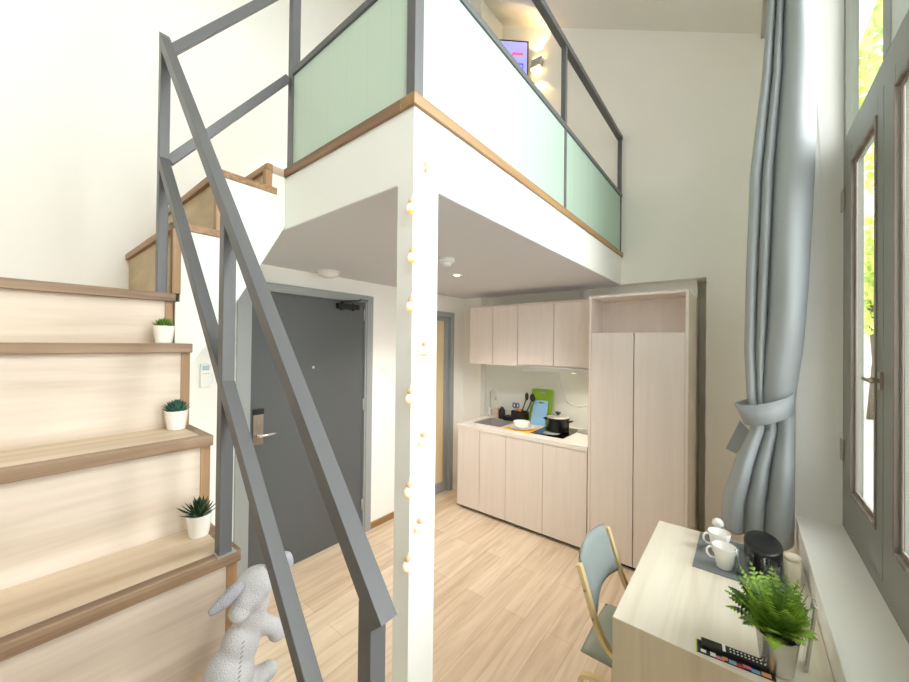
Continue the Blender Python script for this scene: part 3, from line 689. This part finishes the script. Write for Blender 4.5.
MB().bar((-1.055, 3.30, K+.002), (-1.02, 3.30, K+.14), .05, .006, (1, 0, 0)).build('blade', 'black', sp2, bevel=.002)
MB().tube([(-1.02, 3.30, K+.13), (-1.045, 3.31, K+.20), (-1.06, 3.31, K+.27)], [.010, .009, .010], 8).build('handle', 'black', sp2)
cb = [(-1.497, 3.594, 1.462), (-1.495, 3.597, 1.38), (-1.47, 3.6, 1.24), (-1.41, 3.6, 1.14), (-1.33, 3.6, 1.09), (-1.24, 3.6, 1.095), (-1.17, 3.6, 1.13), (-1.08, 3.6, 1.18), (-1.0, 3.6, 1.2)]
def smooth(pts, n=6):
    pts = [Vector(p) for p in pts]; out = []
    for i in range(len(pts)-1):
        a, b, c, d = pts[max(i-1, 0)], pts[i], pts[i+1], pts[min(i+2, len(pts)-1)]
        for k in range(n):
            t = k/n; out.append(.5*((2*b)+(c-a)*t+(2*a-5*b+4*c-d)*t*t+(3*b-a-3*c+d)*t**3))
    out.append(pts[-1]); return out
MB().tube(smooth(cb), .0055, 8).build('power_cord', 'plastic', base=(-1.3, 3.6, 1.1), label='white power cord looping down the backsplash from the hood', cat='cord')

# ------------------------------------------------------------------ loft television and wall lamp
tv = thing('television', 'flat television with a lit blue screen up in the loft', 'television', (-2.0, 3.3, 4.2))
p_r, p_l = Vector((-1.782, 3.44, 4.895)), Vector((-2.255, 3.00, 4.895))
dx = (p_r-p_l).normalized(); nn = Vector((dx.y, -dx.x, 0)); cen = (p_r+p_l)/2-Vector((0, 0, .22))
m3 = Matrix((dx, -nn, Vector((0, 0, 1)))).transposed()
MB().obox(cen, (.62, .03, .44), m3).build('housing', 'black', tv, bevel=.004)
def scr(name, m, u0, u1, v0, v1, lift, **k):
    a = cen+dx*((u0+u1)/2*.30)+Vector((0, 0, (v0+v1)/2*.21))+nn*(.016+lift)
    return MB().obox(a, ((u1-u0)*.30, .001, (v1-v0)*.21), m3).build(name, m, tv, **k)
M['screen'] = mat('lit_screen', (120, 120, 240), .3, emit=(168, 168, 250), estr=.7)
M['screen_red'] = mat('red_screen_text', (200, 60, 60), .3, emit=(214, 92, 120), estr=.8)
M['screen_blue'] = mat('blue_screen_window', (60, 70, 200), .3, emit=(90, 100, 220), estr=.8)
scr('screen', 'screen', -.98, .98, -.96, .96, 0)
scr('screen_banner', 'screen_red', .45, .85, .30, .42, .002); scr('screen_banner', 'screen_red', .2, .5, .24, .30, .002)
scr('screen_window', 'screen_blue', .25, .85, -.75, -.1, .002); scr('screen_window', 'screen', .45, .80, -.7, -.2, .003)
MB().bar(cen-nn*.015, (cen.x-.02, YF, cen.z), .04, .04).build('wall_bracket', 'black', tv)
wl = thing('wall_lamp', 'lit metal up and down wall lamp right of the loft television', 'lamp', (-1.70, YF, 4.6))
MB().prism([(-1.77, YF, 4.60), (-1.66, YF, 4.60), (-1.66, YF-.07, 4.60), (-1.77, YF-.07, 4.60)], (.02, 0, .09)).build('housing', 'silver', wl, bevel=.002)
MB().box((-1.765, YF-.065, 4.588), (-1.665, YF-.004, 4.599)).build('lower_lens', 'lampglow', wl)
MB().box((-1.742, YF-.064, 4.691), (-1.645, YF-.004, 4.70)).build('upper_lens', 'lampglow', wl)
for dz, rx in ((-.05, 0), (.14, math.pi)):
    L_ = bpy.data.lights.new('wall_lamp_bulb', 'SPOT'); L_.energy = 5; L_.color = (1, .66, .30); L_.spot_size = math.radians(85); L_.spot_blend = .25; L_.shadow_soft_size = .01
    o = bpy.data.objects.new('wall_lamp_bulb', L_); COL.objects.link(o); o.parent = wl; o.location = (0, -.06, dz); o.rotation_euler = (rx, 0, 0)
# assumed unseen lamp low in the loft, added for the warm left wall glow
assumed_lamp = thing('wall_lamp', 'assumed warm wall lamp, unseen on the left loft wall behind the mint panel', 'lamp', (XW, 1.25, 2.78))
MB().box((XW, 1.20, 2.74), (XW+.05, 1.30, 2.83)).build('housing', 'bronze', assumed_lamp, bevel=.002)
MB().box((XW+.006, 1.205, 2.83), (XW+.046, 1.295, 2.836)).build('upper_lens', 'lampglow', assumed_lamp)
L_ = bpy.data.lights.new('assumed_lamp_bulb', 'POINT'); L_.energy = 1.3; L_.color = (1, .68, .42); L_.shadow_soft_size = .04
o = bpy.data.objects.new('assumed_lamp_bulb', L_); COL.objects.link(o); o.parent = assumed_lamp; o.location = (.10, 0, .07)

# ------------------------------------------------------------------ string lights on the column
sl = thing('string_lights', 'string of small round lights hanging down the column corner', 'string lights', (CX, CY, .97))
bulbs = [(-.860, .838, 2.147), (-.853, .839, 1.982), (-.857, .839, 1.821), (-.852, .903, 1.674), (-.856, .839, 1.518), (-.852, .90, 1.366), (-.855, .839, 1.213), (-.852, .888, 1.078), (-.858, .838, .970)]
cord = [(-.858, .91, 2.31), (-.858, .895, 2.25)] + [(x-.0, y+.001, z+.03) for x, y, z in bulbs]
cp = []
for i, p in enumerate(cord):
    cp.append(p)
    if i < len(cord)-1:
        cp.append((-.863, .872, (p[2]+cord[i+1][2])/2))
MB().tube(smooth(cp, 3), .0012, 5).build('cord', 'plastic', sl)
MB().lathe((-.862, .91, 2.29), [(.001, 0), (.006, .005), (.006, .04), (.001, .045)], 12).build('hook', 'bulbcap', sl)
for i, (x, y, z) in enumerate(bulbs):
    b_ = MB().ball((x, y, z), (.0155, .0155, .0165)).build('bulb', 'bulb', sl)
    MB().lathe((x, y, z+.013), [(.006, 0), (.010, .006), (.010, .014), (.001, .022)], 14).build('bulb_cap', 'bulbcap', b_, label='pale wooden cap')
    MB().lathe((x, y, z-.015), [(.001, -.003), (.008, -.001), (.012, .004)], 14).build('bulb_base', 'bulbring', b_, label='amber glowing underside')

# ------------------------------------------------------------------ desk
dk = thing('desk', 'pale laminate desk along the window wall', 'desk', (-.07, 1.8, 0))
dx0, dx1, dy0, dy1 = -.355, XR-.002, 1.348, 2.247
MB().box((dx0, dy0+.022, .728), (dx1, dy1-.022, .75)).box((dx0, dy0, .7485), (dx1, dy0+.0219, .75)).box((dx0, dy1-.0219, .7485), (dx1, dy1, .75)).build('desktop', 'desk', dk)
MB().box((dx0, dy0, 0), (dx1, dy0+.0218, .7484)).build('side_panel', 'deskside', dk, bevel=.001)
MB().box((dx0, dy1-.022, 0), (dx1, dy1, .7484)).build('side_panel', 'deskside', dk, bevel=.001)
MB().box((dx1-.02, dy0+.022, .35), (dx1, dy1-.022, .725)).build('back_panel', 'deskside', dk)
Z0 = .7505
MB().box((-.17, 1.872, Z0), (.15, 2.235, Z0+.003)).build('placemat', 'matgrey', base=(0, 2.05, Z0), label='grey placemat under the white mugs', cat='placemat')
def mug(x, y, label, ang):
    z = Z0+.0035; t = thing('mug', label, 'mug', (x, y, z), 'white mugs on the placemat')
    MB().lathe((x, y, z), [(.001, 0), (.026, 0), (.029, .004), (.036, .05), (.044, .092), (.042, .093), (.034, .05), (.026, .008), (.001, .006)], 32).build('body', 'ceramic', t)
    c, s_ = math.cos(ang), math.sin(ang)
    MB().tube([(x+c*r, y+s_*r, z+h) for r, h in ((.038, .078), (.054, .082), (.064, .070), (.063, .052), (.052, .038), (.034, .036))], .0048, 8).build('handle', 'ceramic', t)
mug(-.062, 1.945, 'white mug nearest the desk edge, in front of the other', math.radians(200))
mug(-.085, 2.075, 'white mug standing behind the front one', math.radians(205))
jr = thing('sugar_jar', 'small glass jar with a white knob and chrome clip behind the mugs', 'jar', (-.095, 2.185, Z0+.0035))
zj = Z0+.0035
MB().lathe((-.095, 2.185, zj), [(.001, 0), (.03, 0), (.033, .005), (.033, .05), (.028, .055)], 28).build('glass', 'tumbler', jr)
MB().lathe((-.095, 2.185, zj+.0555), [(.034, 0), (.034, .006), (.028, .010), (.001, .011)], 28).build('clip_ring', 'chrome', jr)
MB().ball((-.095, 2.185, zj+.088), (.024, .024, .023)).build('lid', 'ceramic', jr)
MB().tube([(-.068, 2.165, zj+.05), (-.05, 2.15, zj+.065), (-.052, 2.16, zj+.03), (-.066, 2.168, zj+.02)], .0025, 6).build('clip', 'chrome', jr)
# black oval tub
tb = MB(); ztb = Z0+.0035; n = 36; prof_ = [(.88, 0), (.93, .004), (1.0, .095), (.97, .100), (.90, .103), (.5, .105), (.01, .105)]
vs = []; fs = []
for i in range(n):
    t = 2*math.pi*i/n
    for r, z in prof_: vs.append((.068+.066*r*math.cos(t)*1.0, 2.07+.125*r*math.sin(t), ztb+z))
k_ = len(prof_)
for i in range(n):
    for m_ in range(k_-1): fs.append((i*k_+m_, ((i+1) % n)*k_+m_, ((i+1) % n)*k_+m_+1, i*k_+m_+1))
fs.append([i*k_ for i in range(n)][::-1]); fs.append([i*k_+k_-1 for i in range(n)])
tb.add(vs, fs, True).build('tub', 'black', base=(.068, 2.07, ztb), label='black lidded oval tub on the desk under the curtain', cat='tub')
for x, y, lab in ((.004, 1.925, 'clear drinking glass beside the front mug'), (.088, 1.905, 'clear drinking glass in front of the black tub')):
    MB().lathe((x, y, ztb), [(.001, 0), (.025, 0), (.027, .005), (.032, .095), (.030, .095), (.025, .008), (.001, .007)], 28).build('drinking_glass', 'tumbler', base=(x, y, ztb), label=lab, cat='glass', group='drinking glasses on the desk')
cn = thing('canister', 'cream round canister against the window wall', 'canister', (.155, 1.99, Z0))
MB().lathe((.155, 1.99, Z0), [(.024, 0), (.026, .003), (.026, .10)], 28).build('body', 'cream', cn)
MB().lathe((.155, 1.99, Z0+.10), [(.027, 0), (.027, .015), (.001, .017)], 28).build('lid', 'cream', cn)
# silver framed mirror leaning on the wall
fm = thing('table_mirror', 'small silver framed mirror standing behind the fern', 'mirror', (.150, 1.50, Z0))
MB().bar((.146, 1.50, Z0+.002), (.166, 1.50, Z0+.20), .05, .008, (1, 0, 0)).build('frame', 'silver', fm, bevel=.002)
MB().bar((.1415, 1.50, Z0+.012), (.160, 1.50, Z0+.19), .04, .001, (1, 0, 0)).build('mirror_glass', 'chrome', fm)

# ------------------------------------------------------------------ fern
fx, fy = .080, 1.44
fn = thing('potted_fern', 'lush green fern in a small silver pot on the desk', 'plant', (fx, fy, Z0))
MB().lathe((fx, fy, Z0), [(.001, 0), (.036, 0), (.038, .003), (.050, .105), (.052, .108), (.047, .108), (.045, .095), (.001, .095)], 36).build('pot', 'silver', fn)
MB().lathe((fx, fy, Z0+.09), [(.001, .012), (.03, .009), (.046, .003)], 24).build('soil', 'soil', fn)
def frond(mb, p0, ang, L, lift, droop, w, n=12):
    d = Vector((math.cos(ang), math.sin(ang), 0)); pts = []
    for i in range(n+1):
        t = i/n
        pts.append(Vector(p0)+d*(L*t*(1-.15*t))+Vector((0, 0, lift*t-droop*t*t)))
    mb.tube(pts, [.0016*(1-.6*i/n) for i in range(n+1)], 5)
    sd = Vector((-d.y, d.x, 0))
    for i in range(2, n):
        t = i/n; ll = w*math.sin(math.pi*min(1, t*1.05)**.7)*1.0+.004
        tg = (pts[min(i+1, n)]-pts[i-1]).normalized()
        for s_ in (-1, 1):
            o_ = (sd*s_+tg*.45+Vector((0, 0, -.12))).normalized(); nrm = tg
            a = pts[i]; b = a+o_*ll; hw = L/n*.5
            m1 = a+o_*ll*.35
            mb.add([a-tg*hw*.5, m1-tg*hw+Vector((0,0,.002)), b, m1+tg*hw+Vector((0,0,.002)), a+tg*hw*.5], [(0,1,2,3,4)])
lf = MB(); rd = random.Random(3)
for i in range(74):
    a = i*2.399+rd.uniform(-.2, .2); inner = i/74
    L = .138-.06*inner+rd.uniform(-.012, .014); lift = .075+.10*inner+rd.uniform(-.015, .02)
    if math.cos(a) > .2: L *= max(.62, .95-.35*math.cos(a))
    frond(lf, (fx+.012*math.cos(a), fy+.012*math.sin(a), Z0+.10), a, L, lift+.03, .035+.035*(1-inner), .030)
lf.build('foliage', 'fern', fn)

# ------------------------------------------------------------------ leaflet and remote
lx0, lx1, ly0, ly1 = -.112, .078, 1.362, 1.425
lft = thing('leaflet', 'dark leaflet with colourful pictures at the near desk edge', 'leaflet', ((lx0+lx1)/2, 1.39, Z0))
def rot2(x, y, a=math.radians(6)):
    cx, cy = lx0, ly0; c, s_ = math.cos(a), math.sin(a); return (cx+(x-cx)*c-(y-cy)*s_, cy+(x-cx)*s_+(y-cy)*c)
def slab(x0, y0, x1, y1, z, h): 
    p = [rot2(x0, y0), rot2(x1, y0), rot2(x1, y1), rot2(x0, y1)]
    return MB().prism([(a, b, z) for a, b in p], (0, 0, h))
slab(lx0, ly0, lx1, ly0+.058, Z0, .0015).build('paper', 'blackmat', lft)
slab(lx0, ly0, lx0+.003, ly0+.058, Z0+.0015, .0004).build('edge_stripe', 'yellowgrn', lft)
for i, (a, b, c_, d_2, mm) in enumerate([(.012, .006, .026, .018, 'white'), (.036, .004, .05, .02, 'white'), (.05, .002, .072, .014, 'pink'), (.066, .008, .08, .02, 'orange_p'), (.082, .003, .10, .018, 'sky_p'), (.10, .002, .118, .015, 'red'), (.115, .008, .135, .02, 'pink'), (.135, .002, .155, .016, 'sky_p'), (.158, .004, .18, .02, 'orange_p')]):
    slab(lx0+a, ly0+b, lx0+c_, ly0+d_2, Z0+.0016, .0004).build('picture', mm, lft)
rc = thing('tv_remote', 'slim black remote with white buttons lying on the leaflet', 'remote control', (0, 1.41, Z0+.002))
rb = slab(lx0+.014, ly0+.024, lx0+.18, ly0+.056, Z0+.0018, .014).build('body', 'black', rc, bevel=.003)
slab(lx0+.068, ly0+.024, lx0+.076, ly0+.056, Z0+.0158, .0006).build('band', 'white', rc)
for i in range(10):
    for j in range(2):
        slab(lx0+.086+i*.009, ly0+.030+j*.012, lx0+.090+i*.009, ly0+.034+j*.012, Z0+.0158, .001).build('button', 'white', rc)

# ------------------------------------------------------------------ chair
ch = thing('dining_chair', 'bentwood birch chair with sage grey upholstery tucked at the desk', 'chair', (-.33, 1.70, 0))
for y in (1.512, 1.905):
    pts = smooth([(-.532, y, .79), (-.512, y, .73), (-.483, y, .64), (-.455, y, .565), (-.415, y, .50), (-.33, y, .455), (-.22, y, .425), (-.14, y, .375), (-.115, y, .28), (-.10, y, .14), (-.09, y, 0)], 6)
    MB().strip(pts, .028, .020, (0, 1, 0)).build('side_frame', 'birch', ch, bevel=.003)
    p2 = smooth([(-.50, y, 0), (-.505, y, .18), (-.515, y, .31), (-.495, y, .368), (-.40, y, .378), (-.22, y, .382)], 6)
    yy = y+(.026 if y > 1.7 else -.026)
    MB().strip([(a, yy, c) for a, b, c in p2], .024, .020, (0, 1, 0)).build('rear_leg', 'birch', ch, bevel=.003)
MB().box((-.30, 1.527, .365), (-.275, 1.891, .392)).build('cross_rail', 'birch', ch)
def cushion(fn, nu, nv, th, name, m, parent):
    mb = MB(); vs = []; fs = []
    for sgn in (1, -1):
        for i in range(nu+1):
            for j in range(nv+1):
                u, v = i/nu, j/nv; c, nrm = fn(u, v)
                e_ = min(u, 1-u, v, 1-v); k = min(1, e_/.12)**.5
                vs.append(c+nrm*(sgn*th/2*k))
    w = nv+1; off = (nu+1)*w
    for i in range(nu):
        for j in range(nv):
            fs.append((i*w+j, i*w+j+1, (i+1)*w+j+1, (i+1)*w+j)); fs.append((off+i*w+j, off+(i+1)*w+j, off+(i+1)*w+j+1, off+i*w+j+1))
    return mb.add(vs, fs, True).build(name, m, parent)
def backf(u, v):
    y = 1.528+.362*u; bow = .022*(1-(2*u-1)**2)
    z = .585+.02*u+.205*v + .02*(1-(2*u-1)**2)
    x = -.470-.34*(z-.60) - bow
    return Vector((x, y, z)), Vector((1, 0, .35)).normalized()
cushion(backf, 20, 14, .034, 'backrest', 'uph', ch)
def seatf(u, v):
    return Vector((-.53+.42*u, 1.528+.362*v, .418+.012*math.sin(math.pi*v))), Vector((0, 0, 1))
cushion(seatf, 16, 16, .05, 'seat', 'uphseat', ch)
for y in (1.496, 1.921):
    for x, z in ((-.502, .70), (-.468, .60)):
        MB().cyl((x, y, z), (x, y+(.004 if y > 1.7 else -.004), z), .006, n=12).build('screw', 'bronze', ch)

# ------------------------------------------------------------------ curtain
cu = thing('curtain', 'long grey curtain gathered by a tie beside the window', 'curtain', (.1, 2.42, .72))
LZ = [(4.02, .10, .25), (3.47, .089, .254), (3.1, .067, .272), (2.6, .021, .268), (2.05, .007, .249), (1.69, .001, .228), (1.45, .012, .201), (1.38, .02, .199), (1.28, .03, .199), (1.1, -.034, .2), (.88, -.088, .2), (.72, -.098, .2)]
def ed(z, k):
    for a, b in zip(LZ, LZ[1:]):
        if z >= b[0]: t = (a[0]-z)/(a[0]-b[0]); return a[k]*(1-t)+b[k]*t
    return LZ[-1][k]
def curt(u, z):
    L, R = ed(z, 1), ed(z, 2); x = L+(R-L)*u
    if z > 1.36:
        k = min(1, (z-1.36)/.5)
        c1 = .20+.03*(1-k); c2 = .34+.04*k; cs = [0, c1, c2, 1.0]
        am = .055*k+.03
    else:
        k = min(1, (1.36-z)/.25); cs = [0, .36, .56, .6, 1.0] if False else [0, .34, .62, 1.0]; am = .03+.05*k
    for i in range(3):
        if u <= cs[i+1]+1e-9:
            w = (u-cs[i])/(cs[i+1]-cs[i]); break
    bump = math.sin(math.pi*w)**.55 if 0 < w < 1 else 0
    extra = .010*math.sin(z*4+u*5)+.006*math.sin(z*9+u*7)
    if z > 1.36: dep = am*(.55 if i == 0 else (.75 if i == 1 else 1.25))
    else: dep = am*(1.0 if i == 0 else (.8 if i == 1 else 1.1))
    y = 2.455 - dep*bump + extra*.35
    return Vector((x, y, z))
def hem(u): return .752-.05*math.sin(min(1, u/.75)*math.pi/2)+.03*max(0, u-.75)/.25
mb = MB(); nu, nz = 110, 120; vs = []; fs = []
for j in range(nz+1):
    for i in range(nu+1):
        u = i/nu; z = hem(u)+(3.98-hem(u))*(j/nz)**1.15
        vs.append(curt(u, z))
for j in range(nz):
    for i in range(nu): a = j*(nu+1)+i; fs.append((a, a+1, a+nu+2, a+nu+1))
co = mb.add(vs, fs, True).build('panel', 'curtain', cu)
md = co.modifiers.new('thickness', 'SOLIDIFY'); md.thickness = .004
# tie band: a sloping ring around the gathered cloth
tbm = MB(); n = 48; vs = []; fs = []
for i in range(n):
    t = 2*math.pi*i/n; cx = .085+.112*math.cos(t); cy = 2.44+.085*math.sin(t)
    front = -math.sin(t)
    zc = 1.405+.36*(cx-.108) - .02*max(0, front)
    lowdrop = .050 + .006*max(0, front)
    xl = cx + (.012*(1 if math.cos(t) < 0 else 0))
    vs.append((cx-(.010 if math.cos(t) < -.6 else 0), cy, zc+.045)); vs.append((.098+.098*math.cos(t), 2.44+.078*math.sin(t), zc-lowdrop))
for i in range(n): a = 2*i; b = 2*((i+1) % n); fs.append((a, b, b+1, a+1))
bo = tbm.add(vs, fs, True).build('tie_band', 'curtain', cu); md = bo.modifiers.new('thickness', 'SOLIDIFY'); md.thickness = .006
MB().prism([(-.015, 2.575, 1.29), (-.078, 2.58, 1.12), (-.03, 2.58, 1.10), (.04, 2.575, 1.22)], (0, .006, 0)).build('tie_end', 'curtain', cu)
cr = thing('curtain_rod', 'curtain rod above the window', 'curtain rod', (.12, 2.43, 4.0))
MB().cyl((.10, YB+.01, 4.0), (.10, YF-.01, 4.0), .012).build('rod', 'steel', cr)

# ------------------------------------------------------------------ succulents
def succ(x, y, z, label, kind):
    t = thing('potted_succulent', label, 'plant', (x, y, z)); z += .0005
    R = .033
    MB().lathe((x, y, z), [(.001, 0), (R*.74, 0), (R*.78, .003), (R, .062), (R*1.02, .064), (R*.93, .064), (R*.9, .056), (.001, .056)], 28).build('pot', 'ceramic', t)
    mb = MB(); rd = random.Random(int(z*1000))
    def leaf(a, el, L, w, th):
        d = Vector((math.cos(a)*math.cos(el), math.sin(a)*math.cos(el), math.sin(el))); s_ = Vector((-math.sin(a), math.cos(a), 0)); up = s_.cross(d)
        p = Vector((x, y, z+.056)); rings = []
        for t_, k in ((0, .45), (.3, .85), (.6, 1.0), (.85, .55), (1, .02)):
            c = p+d*L*t_+Vector((0, 0, L*.18*t_*t_)); rings.append([c-s_*w*k, c-up*th*k*(-1), c+s_*w*k, c+up*th*k*(-1)])
        vs = [q for r in rings for q in r]; fs = [(i*4+k, i*4+(k+1) % 4, (i+1)*4+(k+1) % 4, (i+1)*4+k) for i in range(4) for k in range(4)]
        mb.add(vs, fs, True)
    if kind == 0:
        for i in range(60): leaf(i*2.4, .25+1.2*i/60, .034-.006*i/60+rd.uniform(0, .008), .0042, .002)
    elif kind == 1:
        for i in range(44): leaf(i*2.4, .2+1.25*i/44, .044-.006*i/44, .0085, .003)
    else:
        for i in range(40): leaf(i*2.4, .2+1.25*i/40+rd.uniform(-.1, .1), .05+rd.uniform(-.006, .008), .0042, .002)
        leaf(math.radians(215), .12, .075, .005, .002)
    mb.build('leaves', ('leaf_a', 'leaf_b', 'leaf_c')[kind], t)
succ(-1.70, .377, 1.69, 'bright green succulent in a white pot on the topmost of the three planted treads', 0)
succ(-1.50, .371, 1.40, 'blue green rosette succulent in a white pot on the middle of the three treads', 1)
succ(-1.268, .373, 1.12, 'dark spiky succulent in a white pot on the tread beside the railing post', 2)

# ------------------------------------------------------------------ plush rabbit
bx, by, bz = -.965, .385, .8305
pr = thing('plush_rabbit', 'grey plush rabbit slumped on the stairs below the railing', 'plush toy', (bx, by, bz))
def ell(mb, c, r, rot=(0, 0, 0)):
    m = Matrix.Rotation(rot[2], 3, 'Z') @ Matrix.Rotation(rot[1], 3, 'Y') @ Matrix.Rotation(rot[0], 3, 'X')
    mb.ball(c, r, 24, m)
rb_ = MB()
ell(rb_, (-.965, .350, .895), (.056, .056, .066)); ell(rb_, (-.965, .375, .955), (.042, .042, .055)); ell(rb_, (-.965, .398, 1.005), (.032, .034, .045))
ell(rb_, (-.965, .408, 1.086), (.043, .048, .042)); ell(rb_, (-.955, .388, 1.066), (.036, .036, .034)); ell(rb_, (-.948, .366, 1.047), (.026, .026, .025))
ell(rb_, (-.965, .41, 1.035), (.03, .032, .04))
ell(rb_, (-.958, .43, .975), (.022, .045, .024), (math.radians(-42), 0, 0)); ell(rb_, (-.952, .462, .944), (.022, .026, .028), (math.radians(-25), 0, 0))
ell(rb_, (-.955, .40, .855), (.030, .05, .022)); ell(rb_, (-.952, .437, .855), (.022, .024, .024)); ell(rb_, (-.93, .33, .86), (.04, .04, .026))
tmp = rb_.build('body', 'plush', pr)
md = tmp.modifiers.new('remesh', 'REMESH'); md.mode = 'VOXEL'; md.voxel_size = .005; md.use_smooth_shade = True
md = tmp.modifiers.new('smooth', 'SMOOTH'); md.factor = .6; md.iterations = 7
def ear(pts, rr, name):
    mb = MB(); mb.tube(smooth(pts, 5), rr_i(rr, len(smooth(pts, 5))), 12)
    return mb.build(name, 'plushear', pr)
def rr_i(rr, n):
    out = []
    for i in range(n):
        t = i/(n-1)*(len(rr)-1); k = min(int(t), len(rr)-2); out.append(rr[k]*(1-(t-k))+rr[k+1]*(t-k))
    return out
ear([(-.955, .372, 1.108), (-.948, .350, 1.102), (-.945, .328, 1.090), (-.945, .300, 1.080)], [.010, .016, .015, .006], 'ear')
ear([(-.955, .43, 1.11), (-.95, .456, 1.128), (-.948, .478, 1.125), (-.948, .49, 1.10)], [.012, .017, .016, .008], 'ear')
sm = MB()
for k in range(12):
    t = k/11; p = Vector((-.912+.002*math.sin(t*3), .345+.018*t, .885+.105*t)); p.x = -.905-.016*t
    sm.bar(p+Vector((.002, -.003, -.002)), p+Vector((.002, .003, .002)), .0015, .0015)
sm.build('seam_stitches', 'thread', pr, label='row of grey seam stitches')

for o in bpy.data.objects:
    if '_b' in o: del o['_b']
